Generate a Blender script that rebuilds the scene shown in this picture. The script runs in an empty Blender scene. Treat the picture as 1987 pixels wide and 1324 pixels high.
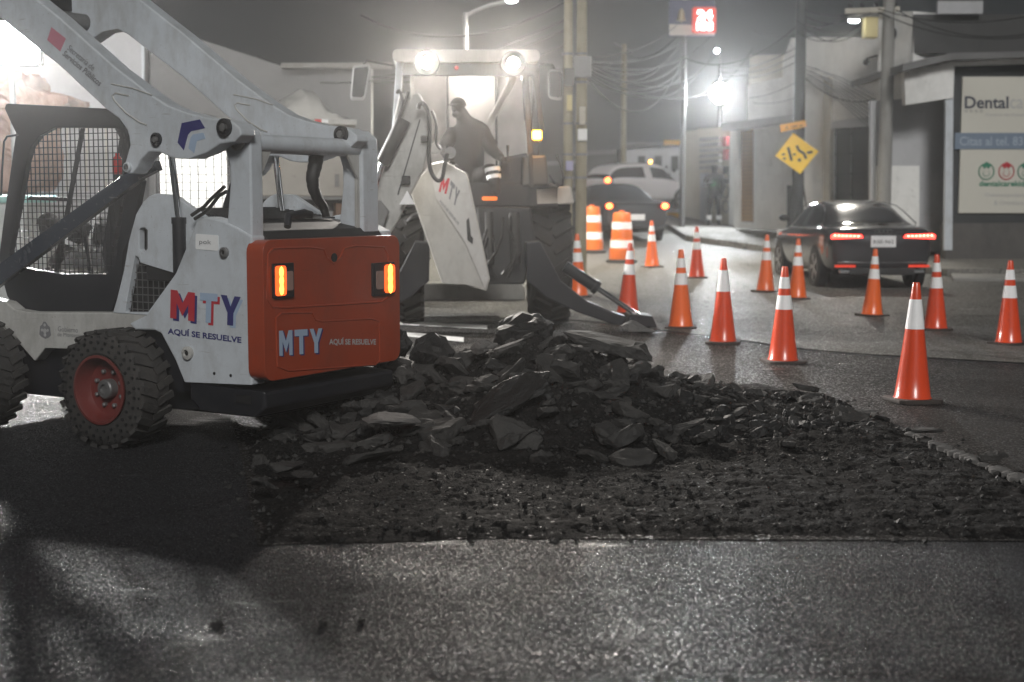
import bpy, bmesh, math, random
from mathutils import Vector, Matrix, noise
from mathutils.geometry import tessellate_polygon
S = bpy.context.scene
COL = S.collection
R = random.Random(7)
PI = math.pi
# ---------------------------------------------------------------- camera
F = 2800.0; TH = math.atan(283/F); H = 1.6
cam = bpy.data.cameras.new('camera'); co = bpy.data.objects.new('camera', cam); COL.objects.link(co)
cam.sensor_width = 36; cam.lens = 36*F/1987; cam.clip_end = 900; cam.clip_start = .1
co.location = (0, 0, H); co.rotation_euler = (PI/2-TH, 0, 0)
cam.dof.use_dof = True; cam.dof.focus_distance = 9.4; cam.dof.aperture_fstop = 2.0
S.camera = co
# ---------------------------------------------------------------- world, sun, exposure
w = bpy.data.worlds.new('World'); S.world = w; w.use_nodes = True
nt = w.node_tree; nt.nodes.clear()
o_ = nt.nodes.new('ShaderNodeOutputWorld'); b_ = nt.nodes.new('ShaderNodeBackground')
b_.inputs['Color'].default_value = (.92, 1.0, 1.04, 1); b_.inputs['Strength'].default_value = .027
nt.links.new(b_.outputs[0], o_.inputs[0])
SUND = Vector((.10, -.84, .50)).normalized()
sl = bpy.data.lights.new('sun', 'SUN'); sl.energy = 1.65; sl.angle = math.radians(14); sl.color = (1, .985, .96)
so = bpy.data.objects.new('sun', sl); COL.objects.link(so); so.rotation_euler = SUND.to_track_quat('Z', 'Y').to_euler()
S.view_settings.view_transform = 'Standard'; S.view_settings.look = 'None'
S.view_settings.exposure = 0; S.view_settings.gamma = 1
S.render.engine = 'CYCLES'
c = S.cycles
c.use_denoising = True; c.max_bounces = 6; c.diffuse_bounces = 2; c.glossy_bounces = 3; c.transmission_bounces = 5
c.volume_bounces = 1; c.transparent_max_bounces = 8; c.sample_clamp_indirect = 4; c.sample_clamp_direct = 0
c.caustics_reflective = False; c.caustics_refractive = False
HAZE = .0014

def ray(px, py):
    u = (px-993.5)/F; v = (662-py)/F
    return Vector((u, math.cos(TH)+v*math.sin(TH), v*math.cos(TH)-math.sin(TH)))
def at(px, py, Y):
    d = ray(px, py); return Vector((0, 0, H))+d*(Y/d.y)
def zg(y):
    return 0 if y < 20 else (.0014*(y-20)**2 if y < 35 else min(.315+.042*(y-35), 3.2))
def gnd(px, py, lift=0):
    t = 5.0
    d = ray(px, py)
    for _ in range(4000):
        z = H+d.z*t
        if z <= zg(d.y*t)+lift: break
        t += .02
    return Vector((d.x*t, d.y*t, zg(d.y*t)+lift))

class Fr:                      # a thing's own frame: origin on the ground, x to its right as seen from behind y
    def __init__(s, origin, ang):
        s.o = Vector(origin); s.a = ang
        s.x = Vector((math.cos(ang), math.sin(ang), 0)); s.y = Vector((-math.sin(ang), math.cos(ang), 0))
    def __call__(s, px, py, y=None, x=None):
        d = ray(px, py); C = Vector((0, 0, H))
        n, k = (s.y, y) if y is not None else (s.x, x)
        t = (k+s.o.dot(n)-C.dot(n))/d.dot(n)
        P = C+d*t-s.o
        return Vector((P.dot(s.x), P.dot(s.y), P.z))
    def g(s, v):
        return s.o+s.x*v[0]+s.y*v[1]+Vector((0, 0, v[2]))

# ---------------------------------------------------------------- materials
def newmat(n):
    m = bpy.data.materials.new(n); m.use_nodes = True
    return m, m.node_tree, m.node_tree.nodes['Principled BSDF']
def N(t, k, **kw):
    n = t.nodes.new(k)
    for a, v in kw.items():
        if a in n.inputs: n.inputs[a].default_value = v
        else: setattr(n, a, v)
    return n
MATS = {}
def mat(name, col, rough=.5, metal=0, dirt=0, dcol=(.09, .08, .07), dscale=3.0, bump=0, bscale=60, coat=0, vary=.12, emit=None, es=0, spec=None):
    if name in MATS: return MATS[name]
    m, t, p = newmat(name); L = t.links
    p.inputs['Roughness'].default_value = rough; p.inputs['Metallic'].default_value = metal
    if coat: p.inputs['Coat Weight'].default_value = coat; p.inputs['Coat Roughness'].default_value = .12
    if spec is not None: p.inputs['Specular IOR Level'].default_value = spec
    tc0 = N(t, 'ShaderNodeTexCoord'); oi = N(t, 'ShaderNodeObjectInfo'); vm = N(t, 'ShaderNodeVectorMath', operation='ADD')
    rm = N(t, 'ShaderNodeMath', operation='MULTIPLY'); rm.inputs[1].default_value = 37.0; L.new(oi.outputs['Random'], rm.inputs[0])
    L.new(tc0.outputs['Object'], vm.inputs[0]); L.new(rm.outputs[0], vm.inputs[1])
    class _T: outputs = {'Object': vm.outputs[0]}
    tc = _T
    n1 = N(t, 'ShaderNodeTexNoise', Scale=dscale*2.3, Detail=6.0, Roughness=.65); L.new(tc.outputs['Object'], n1.inputs['Vector'])
    mx = N(t, 'ShaderNodeMix', data_type='RGBA'); mx.inputs[6].default_value = tuple(x*(1-vary) for x in col)+(1,); mx.inputs[7].default_value = tuple(min(1, x*(1+vary)) for x in col)+(1,)
    L.new(n1.outputs['Fac'], mx.inputs[0]); out = mx.outputs[2]
    if dirt:
        n2 = N(t, 'ShaderNodeTexNoise', Scale=dscale, Detail=11.0, Roughness=.75); mpp = N(t, 'ShaderNodeMapping'); mpp.inputs['Scale'].default_value = (1, 1, .5); L.new(tc.outputs['Object'], mpp.inputs[0]); L.new(mpp.outputs[0], n2.inputs['Vector'])
        cr = N(t, 'ShaderNodeValToRGB'); cr.color_ramp.elements[0].position = .62-.3*dirt; cr.color_ramp.elements[1].position = .8
        L.new(n2.outputs['Fac'], cr.inputs[0])
        sp = N(t, 'ShaderNodeTexNoise', Scale=dscale*11, Detail=3.0, Roughness=.6); L.new(tc.outputs['Object'], sp.inputs['Vector'])
        sm = N(t, 'ShaderNodeMapRange'); sm.inputs[1].default_value = .66; sm.inputs[2].default_value = .72; sm.inputs[4].default_value = .8; L.new(sp.outputs['Fac'], sm.inputs[0])
        mpx = N(t, 'ShaderNodeMapping'); mpx.inputs['Scale'].default_value = (.6, 1, 9); mpx.inputs['Rotation'].default_value = (0, .5, 0); L.new(tc.outputs['Object'], mpx.inputs[0])
        sr = N(t, 'ShaderNodeTexNoise', Scale=dscale*2.2, Detail=4.0, Roughness=.5); L.new(mpx.outputs[0], sr.inputs['Vector'])
        sk2 = N(t, 'ShaderNodeMapRange'); sk2.inputs[1].default_value = .685; sk2.inputs[2].default_value = .70; sk2.inputs[4].default_value = .6; L.new(sr.outputs['Fac'], sk2.inputs[0])
        mxa = N(t, 'ShaderNodeMath', operation='MAXIMUM'); L.new(sm.outputs[0], mxa.inputs[0]); L.new(sk2.outputs[0], mxa.inputs[1])
        mxb = N(t, 'ShaderNodeMath', operation='MAXIMUM'); L.new(mxa.outputs[0], mxb.inputs[0]); L.new(cr.outputs[0], mxb.inputs[1])
        sc = N(t, 'ShaderNodeMath', operation='MULTIPLY'); sc.inputs[1].default_value = min(1, dirt*1.1); L.new(mxb.outputs[0], sc.inputs[0])
        m2 = N(t, 'ShaderNodeMix', data_type='RGBA'); m2.inputs[7].default_value = dcol+(1,)
        L.new(sc.outputs[0], m2.inputs[0]); L.new(out, m2.inputs[6]); out = m2.outputs[2]
        rr = N(t, 'ShaderNodeMapRange'); rr.inputs[3].default_value = rough; rr.inputs[4].default_value = min(1, rough+.4)
        L.new(sc.outputs[0], rr.inputs[0]); L.new(rr.outputs[0], p.inputs['Roughness'])
    L.new(out, p.inputs['Base Color'])
    if bump:
        n3 = N(t, 'ShaderNodeTexNoise', Scale=bscale, Detail=5.0); L.new(tc.outputs['Object'], n3.inputs['Vector'])
        bp = N(t, 'ShaderNodeBump', Strength=bump, Distance=.01); L.new(n3.outputs['Fac'], bp.inputs['Height']); L.new(bp.outputs[0], p.inputs['Normal'])
    if emit: p.inputs['Emission Color'].default_value = emit+(1,); p.inputs['Emission Strength'].default_value = es
    MATS[name] = m; return m

WHITE = mat('white_paint', (.58, .62, .66), .32, dirt=.5, dcol=(.20, .18, .15), dscale=4, coat=.3, bump=.05, bscale=25)
WHITE2 = mat('chalky_white_paint', (.50, .50, .48), .5, dirt=.7, dcol=(.17, .155, .14), dscale=3.2, bump=.15, bscale=30)
ORANGE = mat('orange_paint', (.34, .050, .016), .28, dirt=.5, dcol=(.13, .05, .035), dscale=3, coat=.4)
BLACKP = mat('black_paint', (.013, .014, .018), .38, dirt=.35, dcol=(.05, .046, .042))
NAVYP = mat('dark_bar_paint', (.022, .03, .045), .25, dirt=.2, coat=.4)
CHAR = mat('black_plastic', (.02, .02, .021), .6, dirt=.3, dcol=(.06, .055, .05))
DARKV = mat('dark_void', (.006, .006, .007), .8)
RUB = mat('rubber', (.030, .029, .028), .8, dirt=.6, dcol=(.075, .066, .058), dscale=6, bump=.4, bscale=40)
RIMR = mat('red_rim', (.14, .026, .022), .5, dirt=.45, dcol=(.07, .04, .035), dscale=7)
STEEL = mat('grey_steel', (.22, .22, .22), .45, .6, dirt=.5, dcol=(.08, .07, .06))
CHROME = mat('chrome', (.72, .73, .75), .12, 1.0, vary=.02)
BARO = mat('barrel_orange', (.80, .17, .025), .4, dirt=.2, dcol=(.3, .1, .04), dscale=7, vary=.06)
CONEO = mat('cone_orange', (.97, .155, .022), .32, coat=.3, dirt=.32, dcol=(.25, .06, .03), dscale=9, vary=.06)
CONER = mat('cone_red', (.78, .075, .02), .3, coat=.4, dirt=.36, dcol=(.2, .04, .03), dscale=9, vary=.06)
BAND = mat('reflective_white', (1, 1, 1), .35, vary=0.0, dirt=.22, dcol=(.45, .43, .42), dscale=20)
CONEB = mat('cone_base', (.045, .036, .032), .8, dirt=.5, dcol=(.12, .09, .07), dscale=12)
CONCR = mat('concrete', (.26, .255, .24), .85, dirt=.6, dcol=(.13, .12, .11), dscale=1.3, bump=.3, bscale=14)
WALLW = mat('white_wall', (.80, .80, .78), .85, dirt=.55, dcol=(.25, .245, .23), dscale=.9, bump=.2, bscale=9)
WALLG = mat('grey_wall', (.44, .445, .46), .85, dirt=.5, dcol=(.22, .22, .22), dscale=.8, bump=.2, bscale=9)
WALLB = mat('beige_wall', (.48, .45, .38), .85, dirt=.5, dcol=(.2, .18, .16), dscale=.9, bump=.2, bscale=9)
DKWALL = mat('dark_wall', (.055, .055, .055), .85, dirt=.5, dcol=(.03, .03, .03), dscale=1)
CHARC = mat('charcoal_wall', (.035, .038, .04), .7, vary=.1)
STONE = mat('stone_base', (.11, .105, .10), .9, dirt=.7, dcol=(.05, .05, .05), dscale=2.5, bump=.8, bscale=5)
WOODP = mat('weathered_pole', (.30, .27, .19), .85, dirt=.6, dcol=(.12, .10, .07), dscale=3, bump=.4, bscale=20)
GLASS = mat('dark_glass', (.012, .013, .014), .06, spec=.9, vary=0)
CREAM = mat('cream_panel', (.58, .565, .50), .5, vary=.03)
BLUEG = mat('blue_grey_panel', (.16, .21, .28), .5)
YEL = mat('yellow_sign', (1, .62, .03), .4, vary=.05)
AMBP = mat('faded_amber', (.62, .33, .04), .5)
INK = mat('ink_black', (.02, .02, .022), .5)
NAVY = mat('navy_ink', (.035, .035, .16), .4)
REDI = mat('red_ink', (.48, .03, .045), .4)
LBLUE = mat('light_blue_ink', (.36, .46, .60), .4)
GREYI = mat('grey_ink', (.20, .20, .21), .5)
LGREYI = mat('light_grey_ink', (.42, .42, .42), .5)
GREENI = mat('green_ink', (.03, .20, .12), .5)
WHITI = mat('white_ink', (.8, .8, .8), .5)
GARM = mat('dark_clothing', (.014, .014, .017), .9, bump=.4, bscale=18)
GARM2 = mat('charcoal_jacket', (.022, .019, .018), .9, bump=.4, bscale=14)
SKIN = mat('skin', (.28, .15, .10), .6)
HAIR = mat('black_hair', (.012, .011, .01), .8)
VEST = mat('green_vest', (.10, .24, .14), .8)
WIRE = mat('wire', (.02, .02, .02), .9, spec=.1)
ROOFD = mat('roof_grey', (.15, .15, .15), .8, dirt=.4)
SHUT = mat('brown_shutter', (.36, .21, .08), .6, dirt=.5, dcol=(.1, .06, .03), dscale=2)
DGATE = mat('dark_gate', (.035, .033, .033), .6, dirt=.4)
DIRTB = mat('brown_rock', (.33, .20, .15), .95, dirt=.7, dcol=(.13, .07, .05), dscale=5, bump=1, bscale=10)
def emi(name, col, s):
    if name in MATS: return MATS[name]
    m, t, p = newmat(name); p.inputs['Base Color'].default_value = (0, 0, 0, 1)
    p.inputs['Emission Color'].default_value = col+(1,); p.inputs['Emission Strength'].default_value = s
    MATS[name] = m; return m
def clearglass():
    m, t, p = newmat('clear_glass'); t.nodes.remove(p)
    g = N(t, 'ShaderNodeBsdfGlossy', Roughness=.05); tr = N(t, 'ShaderNodeBsdfTransparent'); d = N(t, 'ShaderNodeBsdfDiffuse'); d.inputs[0].default_value = (.6, .58, .55, 1)
    a = N(t, 'ShaderNodeMixShader'); a.inputs[0].default_value = .10; b = N(t, 'ShaderNodeMixShader'); b.inputs[0].default_value = .06
    t.links.new(tr.outputs[0], a.inputs[1]); t.links.new(g.outputs[0], a.inputs[2]); t.links.new(a.outputs[0], b.inputs[1]); t.links.new(d.outputs[0], b.inputs[2])
    t.links.new(b.outputs[0], t.nodes['Material Output'].inputs[0]); return m
CLEAR = clearglass()
def dusty():
    m, t, p = newmat('dusty_glass'); t.nodes.remove(p)
    tc = N(t, 'ShaderNodeTexCoord'); n = N(t, 'ShaderNodeTexNoise', Scale=2.2, Detail=7.0); t.links.new(tc.outputs['Object'], n.inputs[0])
    mr = N(t, 'ShaderNodeMapRange'); mr.inputs[1].default_value = .3; mr.inputs[2].default_value = .7; mr.inputs[3].default_value = .45; mr.inputs[4].default_value = .8; t.links.new(n.outputs[0], mr.inputs[0])
    tr = N(t, 'ShaderNodeBsdfTransparent'); d = N(t, 'ShaderNodeBsdfDiffuse'); d.inputs[0].default_value = (.75, .72, .70, 1); tl = N(t, 'ShaderNodeBsdfTranslucent'); tl.inputs[0].default_value = (.75, .72, .7, 1)
    ad = N(t, 'ShaderNodeMixShader'); t.links.new(d.outputs[0], ad.inputs[1]); t.links.new(tl.outputs[0], ad.inputs[2])
    a = N(t, 'ShaderNodeMixShader'); t.links.new(mr.outputs[0], a.inputs[0]); t.links.new(tr.outputs[0], a.inputs[1]); t.links.new(ad.outputs[0], a.inputs[2])
    t.links.new(a.outputs[0], t.nodes['Material Output'].inputs[0]); return m
DUSTY = dusty()
def asphalt(name, c0, c1, rough, bs, agg=70., patch=.5, pc=(.05, .05, .05), gl=.80):
    m, t, p = newmat(name); L = t.links
    tc = N(t, 'ShaderNodeTexCoord'); ob = tc.outputs['Object']
    v = N(t, 'ShaderNodeTexVoronoi', Scale=agg); L.new(ob, v.inputs['Vector'])
    v2 = N(t, 'ShaderNodeTexVoronoi', Scale=agg*2.3); L.new(ob, v2.inputs['Vector'])
    n = N(t, 'ShaderNodeTexNoise', Scale=agg*.8, Detail=6.0, Roughness=.7); L.new(ob, n.inputs['Vector'])
    mx = N(t, 'ShaderNodeMix', data_type='RGBA'); mx.inputs[6].default_value = c0+(1,); mx.inputs[7].default_value = c1+(1,)
    cr = N(t, 'ShaderNodeMapRange'); cr.inputs[1].default_value = .35; cr.inputs[2].default_value = .8; L.new(v.outputs['Color'], cr.inputs[0]); L.new(cr.outputs[0], mx.inputs[0])
    n2 = N(t, 'ShaderNodeTexNoise', Scale=.55, Detail=7.0, Roughness=.62); L.new(ob, n2.inputs['Vector'])
    mp = N(t, 'ShaderNodeMapping'); mp.inputs['Scale'].default_value = (.5, 2.2, 1); L.new(ob, mp.inputs[0])
    n4 = N(t, 'ShaderNodeTexNoise', Scale=1.6, Detail=8.0, Roughness=.7); L.new(mp.outputs[0], n4.inputs['Vector'])
    ad = N(t, 'ShaderNodeMath', operation='ADD'); L.new(n2.outputs[0], ad.inputs[0]); L.new(n4.outputs[0], ad.inputs[1])
    r2 = N(t, 'ShaderNodeMapRange'); r2.inputs[1].default_value = .8; r2.inputs[2].default_value = 1.2; r2.inputs[4].default_value = patch; L.new(ad.outputs[0], r2.inputs[0])
    m2 = N(t, 'ShaderNodeMix', data_type='RGBA'); m2.inputs[7].default_value = pc+(1,); L.new(r2.outputs[0], m2.inputs[0]); L.new(mx.outputs[2], m2.inputs[6])
    wv = N(t, 'ShaderNodeTexNoise', Scale=1.1, Detail=6.0); L.new(ob, wv.inputs['Vector'])
    wm = N(t, 'ShaderNodeMix', data_type='VECTOR'); wm.inputs[0].default_value = .35; L.new(ob, wm.inputs[4]); L.new(wv.outputs['Color'], wm.inputs[5])
    ve = N(t, 'ShaderNodeTexVoronoi', feature='DISTANCE_TO_EDGE', Scale=.55); L.new(wm.outputs[1], ve.inputs['Vector'])
    ck = N(t, 'ShaderNodeMapRange'); ck.inputs[1].default_value = .0; ck.inputs[2].default_value = .009; ck.inputs[3].default_value = .75; ck.inputs[4].default_value = 0; L.new(ve.outputs['Distance'], ck.inputs[0])
    m3 = N(t, 'ShaderNodeMix', data_type='RGBA'); m3.inputs[7].default_value = (.006, .006, .006, 1); L.new(ck.outputs[0], m3.inputs[0]); L.new(m2.outputs[2], m3.inputs[6])
    L.new(m3.outputs[2], p.inputs['Base Color'])
    vg = N(t, 'ShaderNodeTexVoronoi', Scale=agg*1.5); L.new(ob, vg.inputs['Vector']); sx_ = N(t, 'ShaderNodeSeparateColor'); L.new(vg.outputs['Color'], sx_.inputs[0])
    rr = N(t, 'ShaderNodeMapRange'); rr.inputs[1].default_value = gl; rr.inputs[2].default_value = gl+.06; rr.inputs[3].default_value = .88; rr.inputs[4].default_value = rough; L.new(sx_.outputs[0], rr.inputs[0])
    mw = N(t, 'ShaderNodeMapping'); mw.inputs['Scale'].default_value = (.7, 1.6, 1); L.new(ob, mw.inputs[0])
    nw = N(t, 'ShaderNodeTexNoise', Scale=1.5, Detail=8.0, Roughness=.6); L.new(mw.outputs[0], nw.inputs['Vector'])
    wt = N(t, 'ShaderNodeMapRange'); wt.inputs[1].default_value = .62; wt.inputs[2].default_value = .70; wt.inputs[3].default_value = 1.0; wt.inputs[4].default_value = .38; L.new(nw.outputs[0], wt.inputs[0])
    rw = N(t, 'ShaderNodeMath', operation='MULTIPLY'); L.new(rr.outputs[0], rw.inputs[0]); L.new(wt.outputs[0], rw.inputs[1]); L.new(rw.outputs[0], p.inputs['Roughness'])
    sr = N(t, 'ShaderNodeMapRange'); sr.inputs[1].default_value = gl; sr.inputs[2].default_value = gl+.06; sr.inputs[3].default_value = .12; sr.inputs[4].default_value = .9; L.new(sx_.outputs[0], sr.inputs[0])
    sw = N(t, 'ShaderNodeMath', operation='DIVIDE'); L.new(sr.outputs[0], sw.inputs[0]); L.new(wt.outputs[0], sw.inputs[1]); L.new(sw.outputs[0], p.inputs['Specular IOR Level'])
    a1 = N(t, 'ShaderNodeMath', operation='MULTIPLY_ADD'); a1.inputs[1].default_value = -1.0; L.new(v.outputs['Distance'], a1.inputs[0]); L.new(n.outputs[0], a1.inputs[2])
    a2 = N(t, 'ShaderNodeMath', operation='MULTIPLY_ADD'); a2.inputs[1].default_value = -.4; L.new(v2.outputs['Distance'], a2.inputs[0]); L.new(a1.outputs[0], a2.inputs[2])
    bm_ = N(t, 'ShaderNodeMapRange'); bm_.inputs[1].default_value = .85; bm_.inputs[2].default_value = 1.15; bm_.inputs[3].default_value = bs; bm_.inputs[4].default_value = bs*.25; L.new(ad.outputs[0], bm_.inputs[0])
    bp = N(t, 'ShaderNodeBump', Distance=.009); L.new(bm_.outputs[0], bp.inputs['Strength']); L.new(a2.outputs[0], bp.inputs['Height']); L.new(bp.outputs[0], p.inputs['Normal'])
    MATS[name] = m; return m
ROADM = asphalt('road_asphalt', (.010, .010, .0112), (.058, .058, .062), .24, 1.0, 120, .6, (.021, .022, .025), .74)
STREETM = asphalt('pale_street_asphalt', (.10, .098, .09), (.20, .195, .18), .4, .8, 45, .5, (.13, .125, .115))
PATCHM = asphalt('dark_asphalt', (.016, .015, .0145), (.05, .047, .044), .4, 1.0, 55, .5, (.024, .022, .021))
SOILM = asphalt('crumbled_asphalt', (.005, .005, .0055), (.024, .023, .022), .35, 1.0, 60, .4, (.018, .016, .015), .955)
RUBM = mat('broken_asphalt', (.024, .0235, .023), .75, dirt=.75, dcol=(.075, .071, .066), dscale=2.4, bump=1.0, bscale=45, vary=.4)
RUBD = mat('dark_broken_asphalt', (.009, .009, .009), .6, dirt=.5, dcol=(.028, .026, .025), dscale=4, bump=1.0, bscale=45, vary=.4)
RUBL = mat('pale_broken_asphalt', (.12, .115, .11), .8, dirt=.6, dcol=(.2, .195, .19), dscale=4, bump=1.0, bscale=45, vary=.4)

# ---------------------------------------------------------------- mesh builder
def kids(o): return [c for c in bpy.data.objects if c.parent == o]
def tag(o, label=None, cat=None, group=None, kind=None):
    if label: o['label'] = label
    if cat: o['category'] = cat
    if group: o['group'] = group
    if kind: o['kind'] = kind
    return o
def empty(name, loc, rz, label, cat, group=None):
    o = bpy.data.objects.new(name, None); COL.objects.link(o); o.location = loc; o.rotation_euler = (0, 0, rz)
    return tag(o, label, cat, group)
class MB:
    def __init__(s): s.v = []; s.f = []; s.m = []; s.cur = 0
    def add(s, vs, fs):
        b = len(s.v); s.v += [tuple(v) for v in vs]; s.f += [tuple(b+i for i in f) for f in fs]; s.m += [s.cur]*len(fs); return s
    def box(s, c, d, rot=None):
        c = Vector(c); vs = []
        for z in (-1, 1):
            for y in (-1, 1):
                for x in (-1, 1):
                    p = Vector((x*d[0]/2, y*d[1]/2, z*d[2]/2))
                    if rot is not None: p = rot @ p
                    vs.append(c+p)
        return s.add(vs, [(0, 2, 3, 1), (4, 5, 7, 6), (0, 1, 5, 4), (2, 6, 7, 3), (0, 4, 6, 2), (1, 3, 7, 5)])
    def prism(s, pts, ext, holes=()):      # pts: 3D loop, ext: extrusion vector, holes: list of loops
        loops = [[Vector(p) for p in pts]]+[[Vector(p) for p in h] for h in holes]
        flat = [p for l in loops for p in l]; n = len(flat); ext = Vector(ext)
        tr = tessellate_polygon(loops)
        fs = [tuple(t) for t in tr]+[tuple(n+i for i in reversed(t)) for t in tr]
        b = 0
        for l in loops:
            k = len(l)
            for i in range(k): fs.append((b+i, b+(i+1) % k, n+b+(i+1) % k, n+b+i))
            b += k
        return s.add(flat+[p+ext for p in flat], fs)
    def beam(s, p0, p1, w0, h0, w1=None, h1=None, up=(0, 0, 1), roll=0):
        p0 = Vector(p0); p1 = Vector(p1); w1 = w0 if w1 is None else w1; h1 = h0 if h1 is None else h1
        d = (p1-p0).normalized(); sx = d.cross(Vector(up))
        if sx.length < 1e-4: sx = d.cross(Vector((1, 0, 0)))
        sx.normalize(); sy = sx.cross(d)
        if roll: q = Matrix.Rotation(roll, 3, d); sx = q @ sx; sy = q @ sy
        vs = []
        for p, ww, hh in ((p0, w0, h0), (p1, w1, h1)):
            for a, b in ((-1, -1), (1, -1), (1, 1), (-1, 1)): vs.append(p+sx*a*ww/2+sy*b*hh/2)
        return s.add(vs, [(0, 1, 2, 3), (7, 6, 5, 4), (0, 4, 5, 1), (1, 5, 6, 2), (2, 6, 7, 3), (3, 7, 4, 0)])
    def tube(s, pts, r, n=10, cap=True):
        pts = [Vector(p) for p in pts]; k = len(pts); rs = r if isinstance(r, (list, tuple)) else [r]*k
        vs = []; ref = None
        for i, p in enumerate(pts):
            d = (pts[min(i+1, k-1)]-pts[max(i-1, 0)]).normalized()
            if ref is None: ref = d.orthogonal().normalized()
            else:
                ref = ref-d*ref.dot(d)
                ref = ref.normalized() if ref.length > 1e-5 else d.orthogonal().normalized()
            q = d.cross(ref)
            for j in range(n):
                a = 2*PI*j/n; vs.append(p+(ref*math.cos(a)+q*math.sin(a))*rs[i])
        fs = [(i*n+j, i*n+(j+1) % n, (i+1)*n+(j+1) % n, (i+1)*n+j) for i in range(k-1) for j in range(n)]
        if cap: fs += [tuple(reversed(range(n))), tuple(range((k-1)*n, k*n))]
        return s.add(vs, fs)
    def lathe(s, prof, c, axis, n=32, cap=True):   # prof: (r, h) along axis
        ax = Vector(axis).normalized(); a = ax.orthogonal().normalized(); b = ax.cross(a); c = Vector(c); vs = []
        for r, h in prof:
            for j in range(n):
                t = 2*PI*j/n; vs.append(c+ax*h+(a*math.cos(t)+b*math.sin(t))*max(r, 1e-4))
        k = len(prof)
        fs = [(i*n+j, i*n+(j+1) % n, (i+1)*n+(j+1) % n, (i+1)*n+j) for i in range(k-1) for j in range(n)]
        if cap: fs += [tuple(reversed(range(n))), tuple(range((k-1)*n, k*n))]
        return s.add(vs, fs)
    def ball(s, c, r, n=12, sc=(1, 1, 1)):
        c = Vector(c); vs = []; fs = []; k = n//2+1
        for i in range(k):
            t = PI*i/(k-1)
            for j in range(n):
                a = 2*PI*j/n; vs.append(c+Vector((math.sin(t)*math.cos(a)*sc[0], math.sin(t)*math.sin(a)*sc[1], math.cos(t)*sc[2]))*r)
        for i in range(k-1):
            for j in range(n): fs.append((i*n+j, (i+1)*n+j, (i+1)*n+(j+1) % n, i*n+(j+1) % n))
        return s.add(vs, fs)
    def build(s, name, mats, parent=None, bevel=0, smooth=False, seg=2, loc=None):
        me = bpy.data.meshes.new(name); me.from_pydata(s.v, [], s.f)
        for m in (mats if isinstance(mats, (list, tuple)) else [mats]): me.materials.append(m)
        for p, i in zip(me.polygons, s.m): p.material_index = i
        bm = bmesh.new(); bm.from_mesh(me); bmesh.ops.remove_doubles(bm, verts=bm.verts, dist=1e-5)
        bmesh.ops.recalc_face_normals(bm, faces=bm.faces)
        if smooth:
            for f in bm.faces: f.smooth = True
            for e in bm.edges:
                if len(e.link_faces) == 2 and e.calc_face_angle(0) > .6: e.smooth = False
        bm.to_mesh(me); bm.free()
        o = bpy.data.objects.new(name, me); COL.objects.link(o)
        if parent is not None: o.parent = parent
        if loc is not None: o.location = loc
        if bevel:
            b = o.modifiers.new('bevel', 'BEVEL'); b.width = bevel; b.segments = seg; b.limit_method = 'ANGLE'; b.angle_limit = .6
        return o
def rounded(x0, x1, z0, z1, r, n=5):
    out = []
    for cx, cz, a0 in ((x1-r, z1-r, 0), (x0+r, z1-r, 90), (x0+r, z0+r, 180), (x1-r, z0+r, 270)):
        for i in range(n+1):
            a = math.radians(a0+90*i/n); out.append((cx+r*math.cos(a), cz+r*math.sin(a)))
    return out
_tc = {}
BLOCK = {'M': [(0, 0), (0, 1), (.28, 1), (.5, .58), (.72, 1), (1, 1), (1, 0), (.74, 0), (.74, .55), (.5, .12), (.26, .55), (.26, 0)],
         'T': [(.35, 0), (.35, .74), (0, .74), (0, 1), (1, 1), (1, .74), (.65, .74), (.65, 0)],
         'Y': [(.35, 0), (.35, .42), (0, 1), (.31, 1), (.5, .64), (.69, 1), (1, 1), (.65, .42), (.65, 0)]}
def text_mesh(s, bold):
    k = (s, bold)
    if k in _tc: return _tc[k]
    if all(ch in BLOCK for ch in s):
        vs = []; fs = []; n = len(s); wd = 1/(n+.16*(n-1))
        for i, ch in enumerate(s):
            lp = [Vector((x*wd+i*wd*1.16, y, 0)) for x, y in BLOCK[ch]]; b = len(vs)
            fs += [tuple(b+q for q in t) for t in tessellate_polygon([lp])]; vs += [(v.x, v.y) for v in lp]
        _tc[k] = (vs, fs); return _tc[k]
    cu = bpy.data.curves.new('t', 'FONT'); cu.body = s; cu.size = 1; cu.resolution_u = 3; cu.fill_mode = 'FRONT'; cu.offset = bold; cu.align_x = 'LEFT'
    ob = bpy.data.objects.new('t', cu); COL.objects.link(ob); bpy.context.view_layer.update()
    me = bpy.data.meshes.new_from_object(ob.evaluated_get(bpy.context.evaluated_depsgraph_get()))
    vs = [v.co.copy() for v in me.vertices]; fs = [tuple(p.vertices) for p in me.polygons]
    bpy.data.objects.remove(ob); bpy.data.meshes.remove(me); bpy.data.curves.remove(cu)
    x0 = min(v.x for v in vs); x1 = max(v.x for v in vs); y0 = min(v.y for v in vs); y1 = max(v.y for v in vs)
    vs = [((v.x-x0)/(x1-x0), (v.y-y0)/(y1-y0)) for v in vs]
    _tc[k] = (vs, fs); return _tc[k]
def text(mb, s, p, rv, uv, off=(0, 0, 0), bold=.0, th=.0):
    vs, fs = text_mesh(s, bold); p = Vector(p)+Vector(off); rv = Vector(rv); uv = Vector(uv)
    return mb.add([p+rv*x+uv*y for x, y in vs], fs)
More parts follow.
